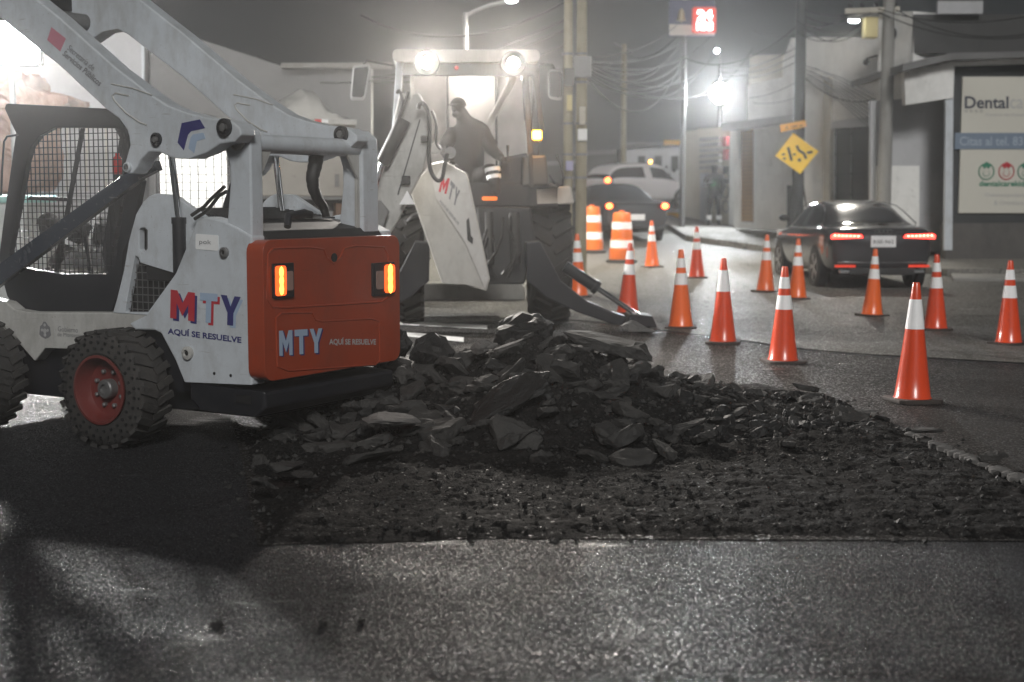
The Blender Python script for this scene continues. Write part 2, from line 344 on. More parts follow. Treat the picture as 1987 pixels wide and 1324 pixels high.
def clip_lines(poly, axis, step, off=0):     # poly list of 2D points, lines at const coordinate[axis]
    lo = min(p[axis] for p in poly); hi = max(p[axis] for p in poly); o = 1-axis; out = []
    c_ = lo+step*.5+off
    while c_ < hi:
        xs = []
        for i in range(len(poly)):
            a = poly[i]; b = poly[(i+1) % len(poly)]
            if (a[axis]-c_)*(b[axis]-c_) < 0:
                t = (c_-a[axis])/(b[axis]-a[axis]); xs.append(a[o]+t*(b[o]-a[o]))
        xs.sort()
        for i in range(0, len(xs)-1, 2): out.append((c_, xs[i], xs[i+1]))
        c_ += step
    return out
def copy_tree(o, parent=None):
    c_ = o.copy(); COL.objects.link(c_)
    if parent is not None: c_.parent = parent
    for ch in kids(o): copy_tree(ch, c_)
    return c_
def lamp(name, parent, loc, kind, energy, col=(1, 1, 1), size=.06, direction=None, cone=120, blend=.6):
    l = bpy.data.lights.new(name, kind); l.energy = energy; l.color = col; l.shadow_soft_size = size
    if kind == 'SPOT': l.spot_size = math.radians(cone); l.spot_blend = blend
    o = bpy.data.objects.new(name, l); COL.objects.link(o); o.location = loc
    if parent is not None: o.parent = parent
    if direction is not None: o.rotation_euler = (-Vector(direction)).to_track_quat('Z', 'Y').to_euler()
    return o
#PART2
# ---------------------------------------------------------------- ground
def sheet(name, xs, ys, zf, m, kind='structure', parent=None, smooth=True):
    mb = MB(); nx = len(xs)
    mb.v = [(x, y, zf(x, y)) for y in ys for x in xs]
    mb.f = [(j*nx+i, j*nx+i+1, (j+1)*nx+i+1, (j+1)*nx+i) for j in range(len(ys)-1) for i in range(nx-1)]
    mb.m = [0]*len(mb.f)
    me = bpy.data.meshes.new(name); me.from_pydata(mb.v, [], mb.f); me.materials.append(m)
    for p in me.polygons: p.use_smooth = smooth
    o = bpy.data.objects.new(name, me); COL.objects.link(o)
    if kind: o['kind'] = kind
    return o
ys = [-8+1.0*i for i in range(80)]+[75, 80, 90, 100, 120, 150, 200, 240]
xs = [-200, -120, -60, -30]+[-20+2*i for i in range(21)]+[30, 60, 120, 200]
def road_z(x, y):
    return zg(y)+.012*noise.noise(Vector((x*.25, y*.25, 0)))*(1 if abs(x) < 25 else 0)
sheet('road', xs, ys, lambda x, y: zg(y), ROADM)
def flat_poly(name, pts, lift, m, kind='structure'):
    mb = MB(); loop = [Vector((p.x, p.y, zg(p.y)+lift)) for p in pts]
    tr = tessellate_polygon([loop]); mb.add(loop, [tuple(t) for t in tr])
    bmx = mb.build(name, m); bmx['kind'] = kind; return bmx
# darker strip of the carriageway around the works
flat_poly('dark_roadway', [gnd(*p) for p in ((420, 700), (700, 640), (1100, 622), (1240, 640), (1420, 662), (1600, 688), (1987, 712), (2200, 730), (2400, 1010), (1987, 1052), (1500, 1050), (1000, 1046), (700, 1050), (500, 1062), (470, 900))], .004, PATCHM)
# lighter street surface beyond the darker strip
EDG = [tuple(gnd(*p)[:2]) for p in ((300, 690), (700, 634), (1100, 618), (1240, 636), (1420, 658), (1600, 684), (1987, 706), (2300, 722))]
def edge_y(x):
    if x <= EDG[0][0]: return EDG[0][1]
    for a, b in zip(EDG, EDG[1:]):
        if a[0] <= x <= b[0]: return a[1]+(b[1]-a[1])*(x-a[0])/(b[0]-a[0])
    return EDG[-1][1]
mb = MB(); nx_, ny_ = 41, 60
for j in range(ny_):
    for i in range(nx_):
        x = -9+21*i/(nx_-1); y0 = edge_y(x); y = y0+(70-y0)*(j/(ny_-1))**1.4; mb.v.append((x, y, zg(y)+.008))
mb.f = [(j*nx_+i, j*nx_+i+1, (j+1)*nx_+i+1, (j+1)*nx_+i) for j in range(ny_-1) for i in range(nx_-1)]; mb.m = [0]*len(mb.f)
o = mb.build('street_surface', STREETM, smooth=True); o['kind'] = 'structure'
SEAM = mat('tar_seam', (.012, .012, .012), .5)
for (pa, pb) in (((1180, 618), (1990, 700)), ((1260, 600), (1990, 652)), ((1330, 570), (1990, 620)), ((1230, 632), (1640, 672))):
    mb = MB(); n_ = 30; a = gnd(*pa); b = gnd(*pb)
    for i in range(n_+1):
        p = a.lerp(b, i/n_); wv = .06*noise.noise(Vector((p.x*1.3, p.y, 4))); ww = .012+.012*abs(noise.noise(Vector((p.x*5, 0, 0))))
        mb.v += [(p.x, p.y+wv-ww, zg(p.y)+.012), (p.x, p.y+wv+ww, zg(p.y)+.012)]
    mb.f = [(2*i, 2*i+2, 2*i+3, 2*i+1) for i in range(n_)]; mb.m = [0]*n_; o = mb.build('tar_seam', SEAM); o['kind'] = 'structure'
def inpoly(x, y, P):
    r = False
    for i in range(len(P)):
        a = P[i]; b = P[i-1]
        if (a[1] > y) != (b[1] > y) and x < (b[0]-a[0])*(y-a[1])/(b[1]-a[1])+a[0]: r = not r
    return r
def edist(x, y, P):
    d = 9
    for i in range(len(P)):
        a = P[i]; b = P[i-1]; dx, dy = b[0]-a[0], b[1]-a[1]; t = max(0, min(1, ((x-a[0])*dx+(y-a[1])*dy)/(dx*dx+dy*dy)))
        d = min(d, math.hypot(a[0]+t*dx-x, a[1]+t*dy-y))
    return d
SP = [tuple(gnd(*p)[:2]) for p in ((487, 860), (484, 930), (490, 1000), (505, 1058), (640, 1056), (900, 1050), (1200, 1046), (1600, 1044), (1990, 1052), (2200, 1060), (2200, 990), (1987, 938), (1870, 890), (1765, 848), (1640, 790), (1420, 728), (1240, 672), (1000, 640), (780, 690), (600, 780))]
RX = [(-1.9, .04), (-1.45, .17), (-.86, .38), (-.5, .43), (-.15, .52), (.1, .62), (.38, .62), (.7, .48), (1.05, .34), (1.4, .25), (1.9, .16), (2.4, .08), (2.9, .03), (3.3, 0)]
def ridge(x):
    if x <= RX[0][0] or x >= RX[-1][0]: return 0
    for i in range(len(RX)-1):
        if RX[i][0] <= x <= RX[i+1][0]:
            t = (x-RX[i][0])/(RX[i+1][0]-RX[i][0]); return RX[i][1]*(1-t)+RX[i+1][1]*t
def pile(x, y):
    h = ridge(x); yr = 10.2+.12*x
    front = 1.75 if x > -.6 else 1.75+(x+.6)*.35
    t = (yr-y)/front if y < yr else (y-yr)/1.15
    return h*max(0, 1-t)**.9 if t < 1 else 0
def soil_z(x, y):
    x0, y0 = x, y; x = x0+.07*noise.noise(Vector((x0*4, y0*4, 2)))+.03*noise.noise(Vector((x0*15, y0*15, 2))); y = y0+.06*noise.noise(Vector((x0*3, y0*3, 7)))+.03*noise.noise(Vector((x0*13, y0*13, 7)))
    ins = inpoly(x, y, SP); e = edist(x, y, SP)
    m = min(1, e/.16) if ins else -min(1, e/.05)
    n = noise.noise(Vector((x*1.3, y*2.2, 3)))
    n2 = noise.noise(Vector((x*7, y*9, 1))); n3 = noise.noise(Vector((x*21, y*24, 5))); n4 = noise.noise(Vector((x*47, y*50, 8)))
    z = .026+.020*n+.014*n2+.011*n3+.008*n4
    p = pile(x, y)
    return max(-.06, z*m if m > 0 else m*.06)+p*(1+.18*noise.noise(Vector((x*5, y*5, 9))))-(.05 if p > .05 else 0)
def frange(a, b, s):
    n = int((b-a)/s); return [a+s*i for i in range(n+1)]
so_ = sheet('rubble_soil', frange(-2.1, 5.0, .02), frange(6.45, 12.0, .022), soil_z, SOILM, kind='stuff')
tag(so_, 'heap and spread of black crumbled asphalt dug from the road', 'rubble soil')
# cut asphalt edge on the right; its lit look is in the pale colour
mb = MB()
cut = [gnd(*p) for p in ((1745, 842), (1790, 862), (1850, 888), (1915, 916), (1987, 946), (2060, 975))]
for i in range(len(cut)-1):
    for k in range(6):
        p = cut[i].lerp(cut[i+1], (k+.5)/6); rr = R.uniform(.02, .05)
        mb.ball(p+Vector((R.uniform(-.02, .02), R.uniform(-.02, .02), .03)), rr, 7, (1.6, 1, .7))
cs = mb.build('saw_cut_edge', RUBL); tag(cs, 'thin pale broken edge of the saw cut at the right of the dug area', 'cut edge', kind='structure')
# lane lines behind the works
LINEM = mat('road_line_paint', (.72, .72, .70), .6, dirt=.5, dcol=(.25, .25, .25), dscale=5)
for a, b, c_, d in (((770, 623), (945, 632), (945, 639), (770, 630)), ((770, 643), (900, 655), (900, 664), (770, 651))):
    mb = MB(); pts = [gnd(*q, lift=.014) for q in (a, b, c_, d)]; mb.add(pts, [(0, 1, 2, 3)]); o = mb.build('lane_line', LINEM); o['kind'] = 'structure'

# ---------------------------------------------------------------- rubble slabs
def chunk_mesh(name, sx, sy, sz, m, seed, n=16):
    r = random.Random(seed); bm = bmesh.new()
    for _ in range(n):
        a = r.uniform(0, 2*PI); q = r.uniform(.7, 1)
        bm.verts.new((math.cos(a)*q*sx, math.sin(a)*q*sy, r.choice((-1, 1))*sz*r.uniform(.75, 1)))
    ret = bmesh.ops.convex_hull(bm, input=bm.verts)
    bmesh.ops.delete(bm, geom=[g for g in bm.verts if not g.link_faces], context='VERTS')
    bmesh.ops.subdivide_edges(bm, edges=bm.edges, cuts=3, use_grid_fill=True)
    bmesh.ops.triangulate(bm, faces=bm.faces)
    bmesh.ops.smooth_vert(bm, verts=bm.verts, factor=.5, use_axis_x=True, use_axis_y=True, use_axis_z=True)
    for v in bm.verts:
        v.co += v.co.normalized()*noise.noise(v.co*14+Vector((seed, 0, 0)))*min(sx, sy)*.2
        v.co += Vector((noise.noise(v.co*40), noise.noise(v.co*40+Vector((5, 0, 0))), noise.noise(v.co*40+Vector((0, 5, 0)))))*.009
        v.co.z += noise.noise(v.co*9+Vector((0, seed, 0)))*sz*.3
    me = bpy.data.meshes.new(name); bm.to_mesh(me); bm.free(); me.materials.append(m); return me
CH = []
for i in range(9): CH.append(chunk_mesh('asphalt_chunk', R.uniform(.11, .18), R.uniform(.08, .13), R.uniform(.018, .036), RUBM, i))
for i in range(9, 15): CH.append(chunk_mesh('asphalt_chunk', R.uniform(.07, .12), R.uniform(.06, .10), R.uniform(.035, .06), RUBD, i))
CHP = [chunk_mesh('asphalt_chunk', .13, .09, .04, RUBL, 40+i) for i in range(3)]
def chunk(me, p, rot, s, label, group=None, nm='asphalt_chunk'):
    o = bpy.data.objects.new(nm, me); COL.objects.link(o); o.location = p; o.rotation_euler = rot; o.scale = (s, s, s)
    return tag(o, label, 'asphalt chunk', group)
k = 0
while k < 265:
    x = R.uniform(-1.5, 2.9); y = R.uniform(8.35, 10.6)
    p = pile(x, y)
    if p < .05 and R.random() > .12: continue
    if not inpoly(x, y, SP): continue
    dark = (x > .9 and y < 9.9) or R.random() < .15
    me = CH[R.randrange(9, 15)] if (dark and R.random() < .75) else CH[R.randrange(0, 9)]
    z = soil_z(x, y)
    s = R.uniform(.45, 1.25)*(1.25 if R.random() < .12 else 1)*(.75 if x > 1.2 else 1)
    chunk(me, (x, y, z+.02*s), (R.gauss(.22, .30), R.gauss(0, .30), R.uniform(0, 6.3)), s,
          'dark broken asphalt piece lying in the heap between loader and cones', 'broken asphalt pieces in the heap')
    k += 1
# loose fines between the slabs: too many to count
mb = MB(); rf_ = random.Random(5)
OCT = [(0, 2, 4), (2, 1, 4), (1, 3, 4), (3, 0, 4), (2, 0, 5), (1, 2, 5), (3, 1, 5), (0, 3, 5)]
n_ = 0
while n_ < 5200:
    x = rf_.uniform(-2.0, 4.6); y = rf_.uniform(6.5, 11.2)
    if not inpoly(x, y, SP):
        if edist(x, y, SP) > .3*rf_.random() or rf_.random() < .6: continue
        z = .0
    else: z = soil_z(x, y)
    n_ += 1
    s = .004+.020*rf_.random()**4+(.016*rf_.random() if pile(x, y) > .08 else 0)
    vs = [Vector(v)*s*rf_.uniform(.6, 1.3) for v in ((1, 0, 0), (-1, 0, 0), (0, 1, 0), (0, -1, 0), (0, 0, .8), (0, 0, -.8))]
    q_ = Matrix.Rotation(rf_.uniform(0, 6), 3, 'Z') @ Matrix.Rotation(rf_.uniform(-1, 1), 3, 'X'); b = len(mb.v); c0 = Vector((x, y, z+s*.3))
    mb.v += [tuple(c0+q_ @ v) for v in vs]; mb.f += [tuple(b+i for i in f) for f in OCT]; mb.m += [n_ % 3 if n_ % 3 < 2 else 0]*8
fo = mb.build('fine_rubble', [RUBM, RUBD]); tag(fo, 'fine crumbs of broken asphalt strewn over the dug area', 'fine rubble', kind='stuff')
def placed(px, py, Y, me, rot, s, label, scale=None):
    o = chunk(me, at(px, py, Y), rot, s, label)
    if scale: o.scale = scale
    return o
big = chunk_mesh('asphalt_chunk', .34, .24, .05, RUBM, 77, 22); big2 = chunk_mesh('asphalt_chunk', .30, .20, .06, RUBD, 78, 22)
placed(1180, 666, 10.2, big, (.2, .22, .3), 1, 'large grey asphalt slab sloping down on the right of the heap top', (1.2, 1, .8))
placed(1015, 640, 10.4, big2, (.3, -.1, .2), 1, 'big black rounded asphalt block crowning the heap', (.9, 1, 1.3))
placed(838, 680, 10.1, big2, (.7, .1, .4), 1, 'upright dark slab beside the loader tailgate at the heap edge', (.62, .7, 1.3))
placed(942, 676, 9.9, CHP[0], (1.0, .2, .3), 1, 'bright granular asphalt lump near the top of the heap', (.75, .7, 1.1))
placed(985, 672, 9.8, CHP[1], (.1, -.35, .1), 1, 'long thin pale-edged slab lying beside the bright lump', (1.1, .5, .35))
placed(1070, 712, 9.5, big, (1.1, .7, .5), 1, 'slab standing on edge with a shining rim in mid heap', (.5, .5, .5))
placed(985, 770, 9.1, big2, (.5, -.5, .2), 1, 'long slab tilted up toward the right with a bright upper edge', (1.2, .8, .5))
placed(760, 812, 8.75, CHP[2], (.1, .05, .1), 1, 'pale flat broad slab in front of the loader bumper', (1.5, 1.6, .5))
placed(770, 668, 10.3, big2, (.9, 0, .5), 1, 'black rounded block just behind the tailgate edge', (.35, .5, 1.6))
placed(1240, 640, 10.7, CHP[0], (.2, .4, 0), .9, 'light brown-grey block below the stabilizer foot', (1.1, .8, 1))
placed(510, 938, 7.35, CH[2], (.0, .1, .1), .55, 'small flat-topped block at the left end of the dug area')
placed(560, 908, 7.7, CH[4], (.1, .1, .5), .9, 'grey slab stack by the left boundary of the dug area')
placed(585, 925, 7.55, CH[1], (.1, .0, 1.5), .7, 'slab leaning beneath the grey slab stack')
placed(1800, 835, 9.1, CH[3], (0, 0, .3), 1, 'thin slab lying on the smooth road beside the saw cut', (1.1, .8, .5))
placed(1925, 885, 8.4, CH[5], (.05, -.1, .2), 1, 'broken slab with lit top at the right end of the saw cut', (.9, .7, .8))
placed(1560, 752, 10.2, CH[6], (0, .2, .3), 1, 'flat slab at the low right tail of the heap', (1.2, .8, .6))
for px, py, s, l in ((421, 1217, .34, 'lone black clod on the road at the lower left'), (628, 1218, .26, 'pair of black clods, the left one, on the foreground road'), (700, 1212, .25, 'black clod right of its neighbour on the foreground road'),
                     (622, 1287, .13, 'small clod nearest the bottom edge left of centre'), (735, 1306, .10, 'tiny pale stone at the bottom edge'), (533, 1003, .16, 'small pale stone at left inside the dug area')):
    g = gnd(px, py); o = chunk(CH[9+int(px) % 6] if 'pale' not in l else CHP[0], g+Vector((0, 0, .012)), (.1, .1, px), s, l, nm='road_clod')
for i in range(34):
    px = R.uniform(120, 900); py = R.uniform(1070, 1160); g = gnd(px, py)
    chunk(CH[9+i % 6], g+Vector((0, 0, .004)), (0, 0, i), R.uniform(.03, .09), 'tiny black crumb scattered on the foreground road', 'crumbs on the foreground road', nm='road_crumb')

# ---------------------------------------------------------------- skid-steer loader
P0 = gnd(205, 872); A = math.radians(31)
K = Fr(P0, -A)
sk = empty('skid_steer_loader', P0, -A, 'white skid-steer loader with raised arms and orange tailgate, at left', 'loader')
def poly(L, pts, **kw): return [L(px, py, **kw) for px, py in pts]
def sideprism(mb, pts, y, th, holes=()):
    return mb.prism(poly(K, pts, y=y), (0, th, 0), [poly(K, h, y=y) for h in holes])
YC = 1.88/2
YA = .725
def mirror(mb, c=None):
    c = YC if c is None else c
    m2 = MB(); m2.v = [(x, 2*c-y, z) for x, y, z in mb.v]; m2.f = [tuple(reversed(f)) for f in mb.f]; m2.m = list(mb.m); return m2
# lift arms
ARM = [(-78, 52), (-120, 30), (-128, -20), (-96, -62), (-58, -82), (-14, -78), (24, -40), (72, 0), (113, 33), (223, 131), (290, 182), (325, 205), (360, 218), (400, 228), (431, 231), (450, 235), (466, 250), (468, 262), (455, 276), (426, 280), (400, 297), (370, 308), (345, 308), (329, 305), (308, 295), (288, 295), (272, 311), (266, 325), (257, 336), (249, 338), (244, 334), (241, 321), (247, 300), (252, 282), (250, 265), (246, 252), (231, 231), (203, 210), (113, 126), (60, 84), (0, 35), (-20, 24), (-48, 30)]
mb = MB(); sideprism(mb, ARM, .10, .13)
arm = mb.build('lift_arm', WHITE, sk, bevel=.014)
mb2 = mirror(mb, YA); farm = mb2.build('lift_arm', WHITE, sk, bevel=.014)
# arm weld ridges, seams, pins
def tubeon(mb, pts, y, r): return mb.tube([K(px, py, y=y) for px, py in pts], r, 6)
mb = MB(); tubeon(mb, [(285, 243), (272, 238), (245, 220), (222, 195), (218, 186), (224, 181), (250, 186)], .10, .006); tubeon(mb, [(216, 163), (260, 172), (295, 185)], .10, .005)
mb.build('arm_seam', WHITE2, arm, smooth=True)
mb2 = MB(); mb2.v = [(x, y+1.12, z) for x, y, z in mb.v]; mb2.f = mb.f; mb2.m = mb.m; mb2.build('arm_seam', WHITE2, farm, smooth=True)
for (px, py), r in (((305, 271), .042), ((249, 325), .03), ((437, 248), .055)):
    for j, (ar, sgn, y0) in enumerate(((arm, -1, .10), (farm, -1, 1.22))):
        p = K(px, py, y=.10); p.y = y0
        mb = MB(); mb.lathe([(r, -.01), (r, .018), (r*.75, .022), (r*.7, .008), (.001, .008)], p, (0, sgn, 0), 20); mb.cur = 1; mb.lathe([(r*.45, .0), (r*.45, .03), (r*.2, .034)], p, (0, sgn, 0), 6)
        mb.build('pivot_pin', [BLACKP if px != 249 else WHITE, STEEL], ar, smooth=True)
# chevron emblem and lettering on the arm
mb = MB(); E_ = -.0025
mb.prism(poly(K, [(353, 239), (388, 232), (398, 249), (371, 255), (365, 262), (357, 292), (345, 277)], y=.10), (0, E_, 0))
mb.build('chevron_emblem', NAVY, arm)
mb = MB(); mb.prism(poly(K, [(375, 261), (395, 258), (399, 269), (382, 274), (377, 297), (366, 288), (370, 268)], y=.10), (0, E_, 0)); mb.build('chevron_emblem', LBLUE, arm)
def sidetext(parent, s, a, b, up, y, m, bold=.0, name='lettering', off=-.003, shear=None):
    p = K(*a, y=y); q = K(*b, y=y); u = K(*up, y=y)-p
    rv = q-p; mb = MB(); text(mb, s, p, rv, u, (0, off, 0), bold); return mb.build(name, m, parent)
sidetext(arm, 'Servicios Públicos', (121, 107), (193, 168), (128, 98), .10, GREYI, .02)
sidetext(arm, 'Secretaría de', (130, 96), (180, 138), (137, 87), .10, GREYI)
mb = MB(); mb.prism(poly(K, [(100, 53), (128, 75), (117, 100), (92, 78)], y=.10), (0, -.002, 0)); mb.build('pink_logo', mat('faded_pink', (.55, .22, .28), .5), arm)
# front part of the arms and bucket, off to the left of the frame
e = K(-95, 20, y=.165)
mb = MB(); mb.box((e.x-.02, .725, e.z+.16), (.06, 1.0, .12)); mb.box((e.x-.06, .725, e.z+.24), (.06, .9, .05)); mb.build('coupler_plate', CHAR, sk, bevel=.01)
# cross tube between arms near the elbow
q = K(160, 44, y=1.2); mb = MB(); mb.tube([(q.x, .2, q.z), (q.x, 1.3, q.z)], .062, 18); mb.build('arm_cross_tube', STEEL, sk, smooth=True)
# rear uprights (lift towers)
UP = [(427, 268), (432, 250), (446, 238), (468, 240), (484, 256), (486, 290), (489, 458), (487, 470), (440, 440), (441, 425), (446, 361), (445, 320), (436, 290)]
mb = MB(); sideprism(mb, UP, .235, .11); mb.build('lift_tower', WHITE, sk, bevel=.012)
mb = MB(); mb.prism([(v.x, 1.345, v.z) for v in poly(K, UP, y=.235)], (0, .175, 0)); mb.build('lift_tower', WHITE, sk, bevel=.012)
q = K(462, 275, y=.235)
for y0, sg in ((.235, -1), (1.52, 1)):
    mb = MB(); mb.lathe([(.055, 0), (.055, .015), (.045, .02), (.04, .004), (.001, .004)], (q.x, y0, q.z), (0, sg, 0), 24); mb.build('tower_boss', WHITE2, sk, smooth=True)
xr = K(484, 280, y=.235).x; zr = q.z-.01
mb = MB(); mb.tube([(xr-.055, .3, zr), (xr-.055, 1.36, zr)], .058, 20); mb.build('rear_cross_tube', WHITE, sk, smooth=True)
zt = K(487, 462, y=.235).z
for y0, y1 in ((.345, .47), (1.345, 1.20)):     # gussets where the tube meets the towers
    mb = MB(); mb.prism([(xr-.02, y0, zr-.02), (xr-.02, y1, zr-.02), (xr-.02, y0, zr-.22)], (-.02, 0, 0)); mb.prism([(xr-.02, y0, zr-.22), (xr-.02, y0+(y1-y0)*.2, zr-.2), (xr-.02, y0+(y1-y0)*.22, zt), (xr-.02, y0, zt)], (-.02, 0, 0)); mb.build('tower_gusset', WHITE2, sk, bevel=.004)
# side bodywork
CHS = [(-60, 572), (10, 586), (28, 601), (57, 606), (219, 607), (340, 612), (340, 650), (126, 677), (87, 676), (67, 701), (8, 634), (-60, 625)]
mb = MB(); sideprism(mb, CHS, .335, .10); ch = mb.build('chassis_side', WHITE2, sk, bevel=.008); mirror(mb).build('chassis_side', WHITE2, sk, bevel=.008)
mb = MB(); qa = K(-60, 640, y=.335); qb = K(330, 640, y=.335); mb.box(((qa.x+.9)/2, YC, .42), (.9-qa.x, 1.0, .42)); mb.build('chassis_core', BLACKP, sk, bevel=.02)
COV = [(219, 607), (227, 580), (240, 527), (250, 468), (264, 416), (278, 392), (290, 381), (302, 376), (335, 378), (352, 390), (400, 425), (400, 470), (372, 480), (345, 535), (292, 612)]
GR = [(262, 496), (268, 499), (272, 510), (341, 531), (287, 606), (242, 606)]
SL = [(270, 446), (274, 442), (281, 442), (286, 447), (286, 483), (281, 489), (274, 489), (270, 484)]
mb = MB(); sideprism(mb, COV, .33, .05, (GR, SL)); mb.build('side_cover', WHITE, sk, bevel=.006)
mirror(mb).build('side_cover', WHITE, sk, bevel=.006)
mb = MB(); sideprism(mb, [(238, 490), (262, 436), (296, 436), (296, 500), (360, 530), (300, 612), (232, 612)], .40, .03); mb.build('grille_backing', DARKV, sk)
mb = MB(); g2 = [(v.x, v.z) for v in poly(K, GR, y=.36)]
for ax in (0, 1):
    for c_, a, b in clip_lines(g2, ax, .048):
        if ax == 0: mb.box((c_, .36, (a+b)/2), (.005, .005, b-a))
        else: mb.box(((a+b)/2, .362, c_), (b-a, .005, .005))
mb.build('side_grille', STEEL, sk)
RP = [(285, 611), (340, 531), (366, 468), (380, 430), (392, 423), (404, 421), (430, 428), (460, 442), (489, 459), (489, 748), (357, 742), (340, 700), (312, 647), (300, 641), (262, 640), (250, 628)]
mb = MB(); sideprism(mb, RP, .225, .12); rp = mb.build('rear_side_panel', WHITE, sk, bevel=.012)
mirror(mb).build('rear_side_panel', WHITE, sk, bevel=.012)
mb = MB(); sideprism(mb, [(380, 456), (380, 482), (382, 484), (422, 487), (424, 485), (424, 459), (422, 457), (382, 454)], .225, -.003); st = mb.build('sticker', mat('sticker_white', (.85, .86, .86), .5), rp)
sidetext(st, 'pok', (387, 476), (410, 477), (387, 465), .22, GREYI, off=-.0015)
for px, py, r, m in ((437, 490, .032, STEEL), (366, 685, .042, WHITE2)):
    p = K(px, py, y=.225); mb = MB(); mb.lathe([(r, 0), (r, .02), (r*.7, .026), (r*.5, .026), (r*.45, .012), (.001, .012)], p, (0, -1, 0), 18); mb.cur = 1; mb.lathe([(r*.4, .013), (r*.4, .016), (.001, .016)], p, (0, -1, 0), 10); mb.build('fuel_cap' if py > 600 else 'bolt_cap', [m, DARKV], rp, smooth=True)
for px, py in ((416, 725), (448, 729)):
    p = K(px, py, y=.225); mb = MB(); mb.lathe([(.01, 0), (.01, .003), (.001, .003)], p, (0, -1, 0), 10); mb.build('bolt_hole', DARKV, rp)
# MTY and slogan on the side: shadow layer under coloured layer
for s_, a, b, u, m, ms in (('M', (331, 617), (378, 624), (332, 562), REDI, NAVY), ('T', (388, 625), (422, 628), (389, 568), LBLUE, REDI), ('Y', (428, 629), (467, 634), (429, 572), NAVY, LBLUE)):
    sidetext(rp, s_, (a[0]+5, a[1]+5), (b[0]+4, b[1]+5), (u[0]+5, u[1]+6), .225, ms, .06, off=-.002)
    sidetext(rp, s_, a, b, u, .225, m, .06, off=-.004)
sidetext(rp, 'AQUÍ SE RESUELVE', (326, 650), (469, 668), (326, 634), .225, NAVY, .03)
sidetext(ch, 'Gobierno', (113, 643), (152, 646), (113, 633), .335, GREYI)
sidetext(ch, 'de Monterrey', (112, 655), (163, 658), (112, 645), .335, GREYI)
mb = MB(); pr = [(-.5, .0), (-.42, .62), (-.25, .75), (-.1, 1), (.1, 1), (.25, .75), (.42, .62), (.5, 0), (.3, -.18), (0, -.3), (-.3, -.18)]
cc = K(88, 650, y=.335); sc_ = .06
mb.prism([(cc.x+a*sc_*1.9, .335, cc.z+b*sc_*1.5) for a, b in pr], (0, -.0025, 0)); mb.cur = 1
for a, b, r in ((0, .3, .016), (-.25, .35, .01), (.25, .35, .01), (0, .75, .01), (0, 0, .012)): mb.lathe([(r, .003), (r, .005), (.001, .005)], (cc.x+a*sc_*1.9, .335, cc.z+b*sc_*1.5), (0, -1, 0), 12)
mb.build('crest', [GREYI, LGREYI], ch)
p = K(106, 652, y=.335); mb = MB(); mb.box(p, (.003, .005, .09)); mb.build('divider_line', LGREYI, ch)
# cab
CO = [(9, 211), (11, 203), (16, 201), (208, 211), (228, 224), (240, 245), (252, 300), (268, 340), (275, 352), (264, 410), (246, 490), (232, 550), (217, 604), (70, 605), (45, 602), (27, 594), (14, 575), (4, 540), (-2, 500), (8, 420), (31, 258), (22, 240)]
CH_ = [(104, 248), (225, 249), (238, 256), (246, 275), (252, 320), (256, 345), (240, 395), (224, 505), (218, 520), (206, 532), (120, 532), (70, 524), (35, 518), (24, 512), (19, 500), (19, 486), (38, 388), (52, 312), (60, 285), (76, 264)]
mb = MB(); sideprism(mb, CO, .44, .045, (CH_,)); mb.build('cab_side_frame', BLACKP, sk, bevel=.01)
mirror(mb).build('cab_side_frame', BLACKP, sk, bevel=.01)
rt = [K(*p, y=.44) for p in ((12, 202), (208, 211), (232, 232), (250, 290), (264, 335))]
mb = MB()
for i in range(len(rt)-1):
    a, b = rt[i], rt[i+1]; nrm = Vector((b.z-a.z, 0, -(b.x-a.x))).normalized()*.03
    if i > 0: continue
    mb.prism([(a.x, .485, a.z-.002), (b.x, .485, b.z-.002), (b.x, .485, b.z-.05), (a.x, .485, a.z-.05)], (0, .91, 0))
mb.build('cab_roof', BLACKP, sk, bevel=.005)
z1 = K(100, 545, y=.44).z; x0 = K(20, 560, y=.44).x; x1 = K(217, 600, y=.44).x; zb = K(217, 606, y=.44).z
mb = MB(); mb.box(((x0+x1)/2+.02, YC, (zb+z1)/2), (x1-x0-.15, .90, z1-zb-.01)); mb.build('cab_floor', BLACKP, sk)
mb = MB(); hp = [(v.x, v.z) for v in poly(K, CH_, y=.46)]
for ax, st_ in ((0, .044), (1, .044)):
    for c_, a, b in clip_lines(hp, ax, st_):
        if ax == 0: mb.box((c_, .463, (a+b)/2), (.0055, .005, b-a))
        else: mb.box(((a+b)/2, .469, c_), (b-a, .005, .0055))
xm = K(140, 400, y=.46).x; mb.prism(poly(K, [(156, 249), (163, 249), (112, 530), (104, 530)], y=.475), (0, .012, 0))
mb.build('window_mesh', BLACKP, sk)
rx = K(262, 345, y=.44); mb = MB(); mb.box((rx.x-.03, YC, (rx.z+z1)/2-.25), (.03, .9, .45)); mb.build('cab_rear_wall', BLACKP, sk)
mb = MB(); sideprism(mb, [(52, 388), (58, 381), (130, 384), (130, 391)], .48, .02); mb.build('cab_bar', BLACKP, sk)
# grab handle at the cab's front edge
mb = MB(); mb.tube([K(*p, y=.43) for p in ((34, 262), (14, 265), (8, 275), (4, 330), (2, 380))], .008, 8); mb.build('grab_handle', BLACKP, sk, smooth=True)
# lower link bar
mb = MB(); sideprism(mb, [(-110, 590), (243, 336), (262, 325), (300, 312), (306, 330), (274, 346), (0, 553), (-110, 634)], .27, .05); mb.build('lower_link', NAVYP, sk, bevel=.006)
